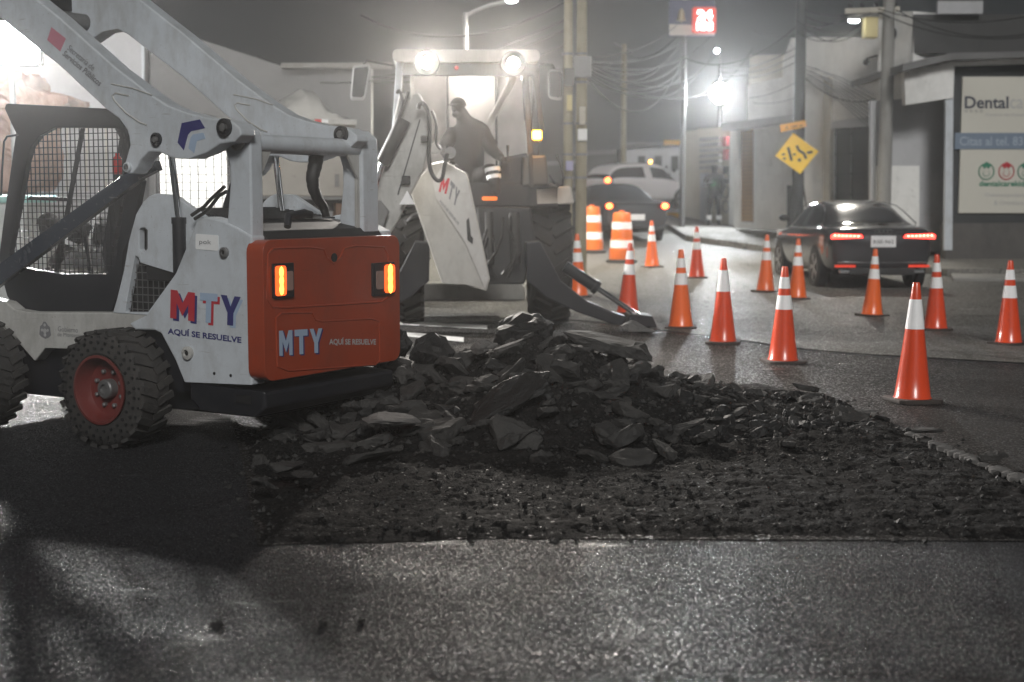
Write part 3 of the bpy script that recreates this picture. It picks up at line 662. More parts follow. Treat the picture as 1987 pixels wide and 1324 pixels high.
# lift cylinders
def cyl(parent, a, b, c_, y, r0, r1, mir=True):
    for mm in ((0, 1) if mir else (0,)):
        A_, B_, C_ = [K(*p, y=y) for p in (a, b, c_)]
        if mm:
            for v in (A_, B_, C_): v.y = 1.60-v.y
        mb = MB(); mb.tube([B_, C_], r1, 18); mb.lathe([(r1*1.12, 0), (r1*1.12, .04)], B_, C_-B_, 18)
        o = mb.build('lift_cylinder', BLACKP, parent, smooth=True)
        mb = MB(); mb.tube([A_, B_], r0, 16); mb.build('piston_rod', CHROME, o, smooth=True)
cyl(sk, (332, 296), (347, 422), (349, 530), .30, .022, .042)
mb = MB(); mb.tube([K(*p, y=.24) for p in ((372, 418), (395, 402), (412, 384), (436, 362))], .012, 8); mb.tube([K(*p, y=.25) for p in ((378, 425), (402, 410), (425, 380), (440, 372))], .012, 8); mb.build('hydraulic_hose', CHAR, sk, smooth=True)
# engine hood, handle
za = K(489, 459, y=.235)
hx0 = za.x-1.0; mb = MB(); HZ = za.z
mb.prism([(za.x+.02, .35, HZ-.02), (za.x-.02, .35, HZ+.03), (za.x-.25, .35, HZ+.07), (hx0, .35, HZ+.16), (hx0, .35, HZ-.3), (za.x, .35, HZ-.3)], (0, 1.18, 0)); hood = mb.build('engine_hood', CHAR, sk, bevel=.01)
mb = MB()
for i in range(14):
    x = za.x-.32-.04*i; zz = HZ+.082+(.09/.73)*(.04*i+.07); mb.box((x, YC, zz+.004), (.018, 1.0, .012))
mb.build('hood_louvre', BLACKP, hood)
mb = MB(); mb.tube([(za.x-.03, .60, HZ+.05), (za.x-.05, .64, HZ+.115), (za.x-.06, .80, HZ+.13), (za.x-.05, .86, HZ+.12)], [.022, .028, .030, .026], 10); mb.build('hood_handle', BLACKP, hood, smooth=True)
mb = MB(); mb.prism([(za.x-.01, 1.36, HZ+.036), (za.x-.01, 1.53, HZ+.036), (za.x-.2, 1.53, HZ+.075)], (0, 0, .012)); mb.build('hood_side_trim', WHITE2, hood)
# fat black hose loop
mb = MB(); hh = [K(*p, x=K(612, 330, y=1.0).x) for p in ((614, 296), (612, 318), (606, 345), (608, 366), (616, 386), (628, 402), (634, 425))]
pts = [];
for i in range(len(hh)-1):
    for k_ in range(4): pts.append(hh[i].lerp(hh[i+1], k_/4))
rr_ = [.050-.027*i/len(pts)+(.003 if i % 2 else 0) for i in range(len(pts))]
mb.tube(pts, rr_, 12); mb.build('ribbed_hose', CHAR, sk, smooth=True)
# tailgate
tx = K(489, 700, y=.235).x
TG = MB(); zb_ = K(487, 746, x=tx+.12).z; zt_ = K(620, 462, x=tx+.1).z; y0_, y1_ = .2, 1.60
y0_ = .20
TG.prism([(tx, y, z) for y, z in rounded(y0_, y1_, zb_, zt_, .075)], (.13, 0, 0)); tg = TG.build('tailgate', ORANGE, sk, bevel=.035, seg=4, smooth=True)
xf = tx+.13
def rim_tube(pts, r, closed=True):
    q_ = pts+[pts[0]] if closed else pts
    m_ = MB(); m_.tube([(xf, a, b) for a, b in q_], r, 6, cap=False); return m_
def T(px, py): v = K(px, py, x=xf); return (v.y, v.z)
m_ = rim_tube([T(*p) for p in ((530, 482), (520, 492), (518, 580), (528, 596), (560, 597), (740, 586), (752, 578), (753, 495), (745, 480), (690, 477), (668, 482), (660, 500), (647, 512), (634, 500), (628, 484), (600, 480))], .007); m_.build('tailgate_ridge', ORANGE, tg, smooth=True)
m_ = rim_tube([T(*p) for p in ((545, 608), (605, 607), (612, 621), (625, 624), (720, 619), (736, 624), (737, 700), (728, 708), (560, 720), (538, 712), (535, 618))], .006); m_.build('tailgate_ridge', ORANGE, tg, smooth=True)
kh = T(648, 500); mb = MB(); mb.lathe([(.028, 0), (.028, .006), (.001, .006)], (xf, kh[0], kh[1]), (1, 0, 0), 16); mb.build('lock_recess', DARKV, tg)
EML = emi('tail_lamp_glow', (1, .10, .015), 2.2); EMC = emi('tail_lamp_core', (1, .42, .07), 4.0)
for L0, L1, near in (((527, 512), (567, 576), 0), ((720, 511), (762, 571), 1)):
    a = T(*L0); b = T(*L1); w_ = b[0]-a[0]; h_ = a[1]-b[1]
    mb = MB(); mb.box((xf+.004, a[0]+w_/2, a[1]-h_/2), (.03, w_, h_)); tl = mb.build('tail_light', BLACKP, tg, bevel=.004)
    ly0, ly1 = (a[0]+.04*w_, a[0]+.54*w_) if not near else (a[0]+.50*w_, a[0]+.96*w_)
    mb = MB(); mb.prism([(xf+.019, y, z) for y, z in rounded(ly0, ly1, a[1]-h_*.93, a[1]-h_*.07, w_*.1)], (.010, 0, 0)); mb.build('red_lens', EML, tl, bevel=.003)
    mb = MB()
    for fz in (.25, .5, .75): mb.ball((xf+.03, (ly0+ly1)/2, a[1]-h_*fz), w_*.12, 8, (.3, 1, 1.6))
    mb.build('bulb', EMC, tl, smooth=True)
    cy0, cy1 = (a[0]+.58*w_, a[0]+.9*w_) if not near else (a[0]+.12*w_, a[0]+.44*w_)
    mb = MB(); mb.prism([(xf+.019, y, z) for y, z in rounded(cy0, cy1, a[1]-h_*.8, a[1]-h_*.24, w_*.06)], (.008, 0, 0)); mb.build('clear_lens', mat('clear_lens', (.30, .20, .17), .2), tl)
def tailtext(s, a, b, u, m, bold, dx):
    p = K(*a, x=xf); q_ = K(*b, x=xf); uu = K(*u, x=xf)
    mb = MB(); text(mb, s, p, (0, q_.y-p.y, q_.z-p.z), (0, 0, uu.z-p.z), (dx, 0, 0), bold); mb.build('lettering', m, tg)
tailtext('MTY', (544, 693), (628, 687), (544, 643), NAVY, .06, .002)
tailtext('MTY', (541, 691), (625, 684), (541, 642), LBLUE, .05, .004)
tailtext('AQUÍ SE RESUELVE', (638, 671), (729, 671), (638, 655), LGREYI, .03, .003)
# bumper / counterweight
bb = K(489, 750, y=.235); mb = MB()
mb.prism([(bb.x-.52, .24, bb.z-.01), (bb.x+.10, .24, bb.z-.03), (bb.x+.10, .24, bb.z-.13), (bb.x+.02, .24, bb.z-.19), (bb.x-.45, .24, bb.z-.18), (bb.x-.52, .24, bb.z-.12)], (0, 1.33, 0)); bp_ = mb.build('rear_bumper', BLACKP, sk, bevel=.02)
mb = MB(); mb.box((bb.x-.07, .238, bb.z-.085), (.12, .01, .05)); mb.build('tow_slot', DARKV, bp_)
mb = MB(); mb.box((-.2, YC, .30), (1.5, .8, .22)); mb.build('belly_pan', BLACKP, sk, bevel=.02)
# wheels
def wheel_meshes():
    RO = .375; W_ = .27
    t = MB(); t.lathe([(.215, .015), (.235, .0), (.30, .002), (.345, .012), (.362, .03), (.366, .08), (.366, W_-.08), (.362, W_-.03), (.34, W_-.005), (.235, W_), (.215, W_-.015)], (0, 0, 0), (0, 1, 0), 48, cap=False)
    for i in range(24):
        for side in (0, 1):
            a = 2*PI*(i+.5*side)/24; c_, s_ = math.cos(a), math.sin(a)
            rot = Matrix(((c_, 0, s_), (0, 1, 0), (-s_, 0, c_))) @ Matrix.Rotation(.35 if side else -.35, 3, 'Z')
            t.box((s_*.368, .07 if not side else W_-.07, c_*.368), (.045, .14, .022), rot)
    t.cur = 1
    for rr, n_, r_ in ((.262, 26, .0105), (.305, 30, .011), (.338, 34, .008)):
        for i in range(n_):
            a = 2*PI*(i+.5*(rr > .3))/n_; p = (math.cos(a)*rr, -.002 if rr < .32 else .006, math.sin(a)*rr)
            t.lathe([(r_, -.003), (r_, .004), (.001, .004)], p, (0, -1, 0), 8)
    r = MB(); r.lathe([(.222, .0), (.222, -.012), (.205, -.014), (.198, .0), (.19, .05), (.17, .085), (.06, .10), (.001, .10)], (0, 0, 0), (0, 1, 0), 40, cap=False)
    h = MB(); h.lathe([(.062, .10), (.062, .045), (.055, .035), (.032, .033), (.03, .05), (.001, .05)], (0, 0, 0), (0, 1, 0), 24)
    nuts = []
    for i in range(8):
        a = 2*PI*(i+.5)/8; nuts.append(MB()); nuts[-1].lathe([(.014, .095), (.014, .07), (.008, .066), (.001, .066)], (math.cos(a)*.115, 0, math.sin(a)*.115), (0, 1, 0), 6)
    return t, r, h, nuts
t_, r_, h_, n_ = wheel_meshes()
wh = empty('wheel', (-.04, 0, .375), 0, None, None); wh.parent = sk
tt = t_.build('tyre', [RUB, DARKV], wh, smooth=True); tr_ = r_.build('rim', RIMR, wh, smooth=True); h_.build('hub', STEEL, wh, smooth=True); [q.build('wheel_nut', STEEL, wh) for q in n_]
w2 = copy_tree(wh, sk); w2.location = (-1.38, 0, .375); w2.rotation_euler = (0, .3, 0)
for x in (-.04, -1.38):
    w3 = copy_tree(wh, sk); w3.location = (x, 1.88, .375); w3.rotation_euler = (0, 0, PI)
mb = MB(); mb.prism(poly(K, [(262, 640), (300, 638), (312, 645), (345, 700), (355, 742), (356, 760), (345, 760), (320, 700), (300, 660), (262, 655)], y=.3), (0, .5, 0)); mb.build('wheel_arch', BLACKP, sk)
# seat, controls, extinguisher inside
mb = MB(); mb.box((-.42, YC, zb+.28), (.42, .42, .10)); mb.build('seat', CHAR, sk, bevel=.03)
mb = MB(); mb.box((-.16, YC, zb+.42), (.10, .42, .30)); mb.build('seat_back', CHAR, sk, bevel=.04)
for y in (.62, 1.26):
    mb = MB(); mb.tube([(-.75, y, z1), (-.78, y, z1+.18), (-.80, y, z1+.30)], [.016, .014, .02], 8); mb.build('control_lever', BLACKP, sk, smooth=True)
ex = K(228, 322, y=.52); mb = MB(); mb.lathe([(.032, -.055), (.034, -.05), (.034, .035), (.022, .06), (.014, .065), (.014, .085)], ex, (0, 0, 1), 16)
mb.build('fire_extinguisher', mat('red_gloss', (.55, .02, .02), .3), sk, smooth=True)
# ---------------------------------------------------------------- people
def figure(loc, rz, label, joints, chains, hands=(), group=None, mats=None, hair=True, face=None, scale=1):
    """chains: list of [ (joint, radius) ... ] ; first point of a chain joins an existing joint. Materials per chain."""
    vs = []; idx = {}; es = []; rad = []; segs = []
    for mi, ch in chains:
        prev = None
        for j, r in ch:
            if j not in idx: idx[j] = len(vs); vs.append(Vector(joints[j])); rad.append(r)
            if prev is not None and prev != j:
                es.append((idx[prev], idx[j])); segs.append((Vector(joints[prev]), Vector(joints[j]), mi))
            prev = j
    me = bpy.data.meshes.new('person'); me.from_pydata(vs, es, [])
    ob = bpy.data.objects.new('person', me); COL.objects.link(ob)
    sk_ = ob.modifiers.new('skin', 'SKIN'); sk_.use_smooth_shade = True
    for v, r in zip(me.skin_vertices[0].data, rad): v.radius = (r, r)
    me.skin_vertices[0].data[0].use_root = True
    sb = ob.modifiers.new('sub', 'SUBSURF'); sb.levels = 2; sb.render_levels = 2
    bpy.context.view_layer.update()
    m2 = bpy.data.meshes.new_from_object(ob.evaluated_get(bpy.context.evaluated_depsgraph_get()))
    bpy.data.objects.remove(ob)
    bm = bmesh.new(); bm.from_mesh(m2)
    for f in bm.faces:
        c_ = f.calc_center_median(); best = 9; bi = 0
        for a, b, mi in segs:
            d = b-a; t = max(0, min(1, (c_-a).dot(d)/max(d.length_squared, 1e-9))); q = (a+d*t-c_).length
            if q < best: best = q; bi = mi
        f.material_index = bi; f.smooth = True
    for v in bm.verts:
        n_ = noise.noise(v.co*9)*.012
        v.co += v.normal*n_*(1 if v.co.z < joints['neck'][2]-.02 else .1)
    # fingers: four unequal bent chains and a thumb rooted in each palm
    extra = MB()
    for wrist, d, up in hands:
        w_ = Vector(joints[wrist]); d = Vector(d).normalized(); up = Vector(up).normalized(); s_ = d.cross(up).normalized()
        palm = w_+d*.05
        extra.ball(palm, .038, 8, (1, 1, 1))
        for k_, (o_, ln) in enumerate(((-.030, .062), (-.010, .074), (.010, .070), (.029, .054))):
            b = palm+s_*o_+d*.025; m_ = b+d*ln*.5-up*.012; t_ = m_+d*ln*.3-up*.03
            extra.tube([b, m_, t_], [.0095, .0085, .007], 6)
        b = palm-s_*.03; extra.tube([b, b-s_*.03+d*.02-up*.01, b-s_*.035+d*.05-up*.02], [.011, .010, .008], 6)
    hm = mats.index(SKIN) if SKIN in mats else 0
    if extra.v:
        vv = [bm.verts.new(p) for p in extra.v]
        for f in extra.f:
            try: g = bm.faces.new([vv[i] for i in f]); g.material_index = hm; g.smooth = True
            except ValueError: pass
    # face: nose, ears, brow in the same mesh
    hd = Vector(joints['head']); fd = Vector(face).normalized(); sd = fd.cross(Vector((0, 0, 1))).normalized()
    fx = MB()
    fx.ball(hd, .098, 14, (.85, .85, 1.18)); fx.ball(hd+fd*.085-Vector((0, 0, .01)), .017, 8, (1, 1, 1.6)); fx.ball(hd+fd*.05-Vector((0, 0, .07)), .055, 10, (1, 1, .8))
    for s_ in (-1, 1): fx.ball(hd+sd*.082*s_, .025, 8, (.5, .5, 1.2))
    for s_ in (-1, 1): fx.ball(hd+fd*.078+sd*.03*s_+Vector((0, 0, .015)), .012, 6)
    fx.ball(hd+fd*.083-Vector((0, 0, .05)), .018, 6, (1.2, 1.2, .35))
    vv = [bm.verts.new(p) for p in fx.v]
    for f in fx.f:
        try: g = bm.faces.new([vv[i] for i in f]); g.material_index = hm; g.smooth = True
        except ValueError: pass
    bm.to_mesh(m2); bm.free(); m2.materials.clear()
    for m_ in mats: m2.materials.append(m_)
    ob = bpy.data.objects.new('person', m2); COL.objects.link(ob); ob.location = loc; ob.rotation_euler = (0, 0, rz)
    tag(ob, label, 'person', group)
    return ob
def cap(ob, hd, fd, m, peak=True, name='cap'):
    hd = Vector(hd); fd = Vector(fd).normalized()
    mb = MB(); prof = [(.103*math.cos(a), .02+.105*math.sin(a)) for a in (0, .35, .7, 1.05, 1.35, 1.55)]
    mb.lathe(prof, hd, (0, 0, 1), 16)
    if peak:
        sd = fd.cross(Vector((0, 0, 1))); c_ = hd+Vector((0, 0, .035))
        mb.prism([c_+fd*.08+sd*.07, c_+fd*.17+sd*.05-Vector((0, 0, .015)), c_+fd*.185-Vector((0, 0, .018)), c_+fd*.17-sd*.05-Vector((0, 0, .015)), c_+fd*.08-sd*.07], (0, 0, .008))
    return mb.build(name, m, ob, smooth=True)
def band(ob, a, b, r, t0, t1, name='reflective_stripe'):
    a = Vector(a); b = Vector(b); p = a.lerp(b, t0); q = a.lerp(b, t1)
    mb = MB(); mb.tube([p, q], r, 14, cap=False); return mb.build(name, BAND, ob, smooth=True)

# worker bending forward beyond the loader, seen through the cab mesh
WY = 12.7; wo = at(205, 460, WY); wo.z = 0
def wj(px, py, dy=0): v = at(px, py, WY+dy); return (v.x-wo.x, v.y-wo.y, v.z)
J = dict(pelvis=wj(222, 466), belly=wj(190, 452), chest=wj(152, 446), neck=wj(120, 446), head=wj(94, 440), shl=wj(140, 452, -.18), shr=wj(140, 448, .18), ell=wj(122, 492, -.2), wrl=wj(100, 520, -.14), elr=wj(120, 490, .16), wrr=wj(96, 516, .05),
         hipl=wj(225, 476, -.1), hipr=wj(225, 476, .1), knl=wj(208, 560, -.12), knr=wj(222, 560, .12), anl=wj(222, 652, -.12), anr=wj(240, 652, .12), tol=(wj(196, 655, -.12)[0], -.12, .04), tor=(wj(214, 655, .12)[0], .12, .04))
for k_ in ('anl', 'anr'): J[k_] = (J[k_][0], J[k_][1], .10)
for k_ in ('knl', 'knr'): J[k_] = (J[k_][0], J[k_][1], .52)
CHN = [(0, [('pelvis', .13), ('belly', .13), ('chest', .15), ('neck', .06)]), (1, [('neck', .06), ('head', .075)]), (0, [('chest', .15), ('shl', .085), ('ell', .055), ('wrl', .035)]), (0, [('chest', .15), ('shr', .085), ('elr', .055), ('wrr', .035)]),
       (0, [('pelvis', .13), ('hipl', .10), ('knl', .07), ('anl', .05), ('tol', .04)]), (0, [('pelvis', .13), ('hipr', .10), ('knr', .07), ('anr', .05), ('tor', .04)])]
op = figure(wo, 0, 'person in dark clothes with reflective stripes, bending forward behind the loader cab mesh', J, CHN, [('wrl', (-.3, 0, -1), (0, 1, 0)), ('wrr', (-.3, 0, -1), (0, 1, 0))], mats=[GARM, SKIN], face=(-.7, -.2, -.7))
cap(op, J['head'], (-.8, 0, -.3), HAIR, peak=False, name='hair')
band(op, J['belly'], J['chest'], .168, .55, .80); band(op, J['belly'], J['chest'], .158, .0, .22); band(op, J['pelvis'], J['belly'], .155, .2, .4); band(op, J['shl'], J['ell'], .085, .35, .55)

# ---------------------------------------------------------------- backhoe loader
BY = 17.4; bo = Vector(((925-993.5)/F*BY, BY, 0)); BA = .05
B = Fr(bo, BA)
bh = empty('backhoe_loader', bo, BA, 'white and black backhoe loader with two lit work lamps, facing the heap', 'backhoe')
def bp(pts, **kw): return [B(px, py, **kw) for px, py in pts]
GREYW = mat('hazy_white_paint', (.50, .49, .46), .45, dirt=.6, dcol=(.2, .18, .16), dscale=2.5, coat=.1)
# cab
r0 = B(762, 100, y=0); r1 = B(1047, 100, y=0); rz0 = B(900, 121, y=0).z; rz1 = B(900, 97, y=0).z
mb = MB(); mb.prism([(x, -.05, z) for x, z in rounded(r0.x, r1.x, rz0, rz1, .06)], (0, 1.75, 0)); roof = mb.build('cab_roof', GREYW, bh, bevel=.04)
mb = MB(); mb.box(((r0.x+r1.x)/2, .12, rz0-.075), (r1.x-r0.x-.16, .12, .15)); mb.build('roof_header', CHAR, roof)
mb = MB(); rr = B(886, 131, y=0); mb.lathe([(.024, 0), (.022, .02), (.01, .03), (.001, .03)], (rr.x, .06, rr.z), (0, -1, 0), 14); mb.build('beacon_lens', emi('dim_red', (.9, .02, .015), .5), roof, smooth=True)
zf = B(900, 395, y=.1).z
def post(pa, pb, y, w_, d_, m=CHAR, nm='cab_post', par=bh):
    a = B(*pa, y=y); b = B(*pb, y=y); mb = MB(); mb.beam(a, b, w_, d_, up=(0, 1, 0)); return mb.build(nm, m, par, bevel=.012)
post((776, 121), (765, 292), .1, .085, .09, WHITE); post((799, 121), (806, 345), .14, .05, .06, GREYW)
post((1018, 121), (1029, 300), .1, .07, .07, CHAR); post((1034, 121), (1052, 255), .2, .06, .09, CHAR); post((1026, 250), (1032, 365), .1, .05, .05, CHAR)
post((1004, 138), (946, 246), .9, .085, .06, GREYW, 'wiper_arm_beam'); post((1013, 125), (1019, 235), .75, .03, .03, CHROME, 'inner_post')
for px in (776, 1040): post((px, 121), (px-2, 380), 1.6, .09, .09, CHAR)
mb = MB(); a = B(800, 121, y=1.62); b = B(1030, 330, y=1.62); mb.add([(a.x, 1.62, a.z), (b.x, 1.62, a.z), (b.x, 1.62, b.z), (a.x, 1.62, b.z)], [(0, 1, 2, 3)]); mb.build('windscreen', DUSTY, bh)
for x_, nm in ((r0.x+.09, 'side_window'), (r1.x-.10, 'side_window')):
    mb = MB(); mb.add([(x_, .2, rz0), (x_, 1.55, rz0), (x_, 1.55, zf+.5), (x_, .2, zf+.5)], [(0, 1, 2, 3)]); mb.build(nm, CLEAR, bh)
for px in (868, 962):
    post((px, 121), (px+2, 335), 1.58, .03, .03, CHAR, 'window_bar')
mb = MB(); a = B(808, 355, y=.15); b = B(1085, 402, y=.15); mb.box(((a.x+b.x)/2, .85, (a.z+b.z)/2), (b.x-a.x, 1.4, a.z-b.z)); mb.build('cab_floor', CHAR, bh, bevel=.02)
mb = MB(); a = B(1020, 300, y=.15); b = B(1086, 358, y=.15); mb.prism(bp([(1015, 303), (1060, 300), (1066, 362), (1012, 362)], y=.12), (0, 1.2, 0)); mb.build('side_console', mat('dark_panel', (.06, .06, .06), .5), bh, bevel=.03)
mb = MB(); mb.prism(bp([(972, 306), (1024, 296), (1024, 362), (965, 362)], y=.3), (0, .5, 0)); mb.build('operator_console', CHAR, bh, bevel=.03)
# lamps
LMP = emi('work_lamp_face', (1, .93, .84), 60)
for px, py in ((828, 122), (996, 123)):
    p = B(px, py, y=-.06); mb = MB(); mb.lathe([(.05, .14), (.14, .06), (.15, 0), (.146, -.012)], p, (0, 1, 0), 20); wl = mb.build('work_lamp', CHAR, bh, smooth=True)
    mb = MB(); mb.lathe([(.14, -.004), (.001, -.02)], p, (0, 1, 0), 24, cap=False); mb.build('lamp_lens', LMP, wl, smooth=True)
    mb = MB(); mb.tube([(p.x, p.y+.03, p.z), (p.x, p.y+.05, rz0+.03)], .02, 8); mb.build('lamp_bracket', CHAR, wl)
    lamp('work_light', bh, (p.x, p.y-.06, p.z), 'SPOT', 1100, (1, .93, .85), .07, (0, -1, -.22), 130, .8)
AMB = emi('amber_glow', (1, .42, .04), 22)
p = B(1042, 263, y=-.02); mb = MB(); mb.box((p.x, p.y+.06, p.z), (.13, .08, .16)); tl = mb.build('turn_signal', CHAR, bh, bevel=.01)
mb = MB(); mb.prism([(x, p.y+.02, z) for x, z in rounded(p.x-.055, p.x+.055, p.z-.05, p.z+.06, .02)], (0, -.03, 0)); mb.build('amber_lens', AMB, tl, bevel=.008)
lamp('amber_light', bh, (p.x, p.y-.1, p.z), 'POINT', 10, (1, .45, .08), .04)
p = B(950, 385, y=-.05); mb = MB(); mb.prism([(x, p.y, z) for x, z in rounded(p.x-.09, p.x+.09, p.z-.025, p.z+.02, .015)], (0, -.03, 0)); mb.build('lower_marker_light', emi('orange_marker', (1, .2, .03), 1.6), bh)
lamp('cab_light', bh, (0, 1.35, rz0-.12), 'POINT', 26, (1, .93, .85), .1)  # unseen fill light, added to brighten the windscreen behind the driver
# mirrors
for pts, arm_ in ((((685, 130), (688, 127), (716, 124), (718, 130), (708, 190), (703, 195), (683, 194), (680, 190)), ((705, 124), (712, 118), (764, 128))), (((1063, 140), (1067, 134), (1088, 134), (1093, 140), (1092, 190), (1086, 195), (1068, 192), (1064, 186)), ((1076, 134), (1072, 126), (1046, 124)))):
    mb = MB(); mb.prism(bp(pts, y=.9), (0, .05, 0)); mr_ = mb.build('wing_mirror', mat('mirror_rim', (.3, .3, .3), .4), bh, bevel=.012)
    c_ = sum((Vector(v) for v in bp(pts, y=.895)), Vector())/8; mb = MB(); mb.prism([c_+(v-c_)*.84 for v in bp(pts, y=.893)], (0, .004, 0)); mb.build('mirror_glass', mat('mirror_glass', (.55, .56, .57), .12, .9), mr_)
    mb = MB(); mb.tube(bp(arm_, y=.93), .014, 8); mb.build('mirror_arm', CHAR, mr_, smooth=True)
# tyres, fenders
def tractor_wheel(cx, cy, R0, W0):
    wh_ = empty('wheel', (cx, cy, R0), 0, None, None); wh_.parent = bh; wh_.rotation_euler = (0, 0, 0)
    t = MB(); t.lathe([(R0*.52, -W0*.4), (R0*.6, -W0*.5), (R0*.85, -W0*.5), (R0*.94, -W0*.42), (R0*.95, 0), (R0*.94, W0*.42), (R0*.85, W0*.5), (R0*.6, W0*.5), (R0*.52, W0*.4)], (0, 0, 0), (1, 0, 0), 40, cap=False)
    for i in range(22):
        for sd in (-1, 1):
            a = 2*PI*(i+.25*(sd+1))/22; c_, s_ = math.cos(a), math.sin(a)
            rot = Matrix.Rotation(-a, 3, 'X') @ Matrix.Rotation(.6*sd, 3, 'Z')
            t.box((sd*W0*.25, s_*R0*.96, c_*R0*.96), (W0*.52, .06, R0*.1), rot)
    t.build('tyre', RUB, wh_, smooth=True)
    for sd in (-1, 1):
        r = MB(); r.lathe([(R0*.53, W0*.42), (R0*.5, W0*.3), (R0*.45, W0*.15), (R0*.15, W0*.12), (.001, W0*.12)], (0, 0, 0), (sd, 0, 0), 28, cap=False); r.build('rim', STEEL, wh_, smooth=True)
a = B(1067, 500, y=.3); tractor_wheel(B(1070, 500, y=.5).x, .95, .76, .50); tractor_wheel(B(784, 500, y=.5).x, .95, .76, .48)
for s_ in (B(1070, 500, y=3.3).x, B(784, 500, y=3.3).x): tractor_wheel(s_, 3.5, .5, .32)
mb = MB(); mb.prism(bp([(1035, 365), (1108, 361), (1115, 396), (1037, 399)], y=.15), (0, 1.3, 0)); mb.build('fender', GREYW, bh, bevel=.03)
mb = MB(); mb.prism(bp([(742, 372), (800, 372), (800, 398), (740, 398)], y=.15), (0, 1.3, 0)); mb.build('fender', mat('fender_grey', (.16, .16, .155), .6, dirt=.5), bh, bevel=.03)
mb = MB(); mb.box((0, 1.9, 1.0), (.9, 3.6, .5)); mb.box((0, 3.3, 1.55), (.95, 1.6, .7)); mb.build('chassis_and_bonnet', CHAR, bh, bevel=.05)
# hoe frame
mb = MB(); mb.prism(bp([(925, 402), (1030, 402), (1040, 470), (1018, 552), (945, 552), (930, 470)], y=-.35), (0, .6, 0)); hf = mb.build('hoe_frame', CHAR, bh, bevel=.03)
for i in range(9):
    px = R.uniform(938, 1015); py = R.uniform(410, 470); pts = bp([(px, py), (px+R.uniform(-15, 15), py+30), (px+R.uniform(-20, 20), py+70)], y=-.42); pts[1].y -= .08
    mb = MB(); mb.tube([pts[0], pts[0].lerp(pts[1], .5)+Vector((0, -.04, 0)), pts[1], pts[1].lerp(pts[2], .5)+Vector((0, -.03, 0)), pts[2]], .018, 7); mb.build('hydraulic_hose', mat('hose_black', (.025, .025, .025), .5), hf, smooth=True)
for px, w_ in ((948, .10), (998, .12)):
    mb = MB(); a = B(px, 412, y=-.42); mb.tube([a, a+Vector((.02, -.02, -.6))], w_/2, 14); mb.build('swing_cylinder', mat('dark_metal', (.05, .05, .05), .4, .5, dirt=.5), hf, smooth=True)
# boom: box beam from the frame up to the elbow
bt = B(868, 345, y=-1.75); bl = B(908, 556, y=-.75)
fr = [B(*p, y=-1.35) for p in ((797, 375), (806, 352), (838, 318), (862, 312), (905, 337), (910, 350), (951, 541), (944, 566), (905, 553), (858, 551))]
mb = MB(); mb.prism(fr, (0, .10, 0))
mb.beam(B(852, 335, y=-.95), B(900, 530, y=-.9), .30, .34, .26, .26, up=(0, 1, 0)); boom = mb.build('boom', GREYW, bh, bevel=.02)
SIDEC = mat('boom_side_paint', (.58, .57, .55), .45, dirt=.5, dcol=(.25, .2, .18), dscale=4)
mb = MB(); mb.prism([B(*p, y=-1.352) for p in ((840, 352), (862, 316), (904, 339), (948, 541), (941, 560), (902, 470), (846, 385))], (0, -.02, 0)); mb.build('boom_side_plate', SIDEC, boom)
def btext(par, s, a, b, u, y, m, bold=.03):
    p = B(*a, y=y); q = B(*b, y=y); uu = B(*u, y=y); mb = MB(); text(mb, s, p, q-p, uu-p, (0, 0, 0), bold); return mb.build('lettering', m, par)
btext(boom, 'M', (851, 372), (866, 377), (858, 342), -1.377, REDI); btext(boom, 'TY', (868, 382), (886, 403), (875, 350), -1.377, GREYI)
btext(boom, 'AQUÍ SE RESUELVE', (852, 392), (889, 438), (855, 386), -1.377, GREYI, .02)
mb = MB(); mb.prism([B(*p, y=-1.375) for p in ((905, 428), (910, 422), (914, 458), (918, 462), (917, 474), (907, 466))], (0, -.006, 0)); mb.build('boom_bracket', CHAR, boom)
# dipper
D_ = [(-2.05), (-1.75)]
dp = [B(*p, y=-2.1) for p in ((776, 182), (785, 180), (795, 196), (800, 183), (812, 180), (818, 188), (836, 226), (838, 262), (822, 330), (800, 372), (772, 430), (752, 462), (712, 470), (700, 440), (722, 378), (738, 322), (752, 282), (764, 232), (772, 196))]
mb = MB(); mb.prism(dp, (0, .30, 0)); dip = mb.build('dipper', WHITE2, bh, bevel=.02)
mb = MB(); mb.beam(B(815, 232, y=-2.115), B(772, 378, y=-2.115), .012, .02, up=(0, 1, 0)); mb.build('dipper_seam', CHAR, dip)
for px, py, s_ in ((823, 270, .07), (788, 350, .09)):
    mb = MB(); p = B(px, py, y=-2.13); mb.box(p, (s_, .05, s_)); mb.build('valve_block', CHAR, dip, bevel=.008)
a = B(784, 232, y=-2.15); b = B(742, 318, y=-2.15); mb = MB(); mb.tube([a, b], .075, 16); cyl_ = mb.build('bucket_cylinder', mat('dark_metal', (.05, .05, .05), .4, .5), dip, smooth=True)
mb = MB(); mb.tube([b, B(722, 385, y=-2.15)], .035, 12); mb.build('piston_rod', CHROME, cyl_, smooth=True)
mb = MB(); mb.prism([B(*p, y=-2.15) for p in ((712, 395), (738, 388), (756, 410), (742, 452), (716, 462), (704, 436))], (0, -.05, 0)); mb.build('bucket_link', STEEL, dip, bevel=.015)
mb = MB(); mb.prism([B(*p, y=-2.25) for p in ((700, 440), (752, 455), (760, 500), (730, 560), (672, 560), (640, 500), (655, 460))], (0, .5, 0)); mb.build('hoe_bucket', CHAR, bh, bevel=.02)
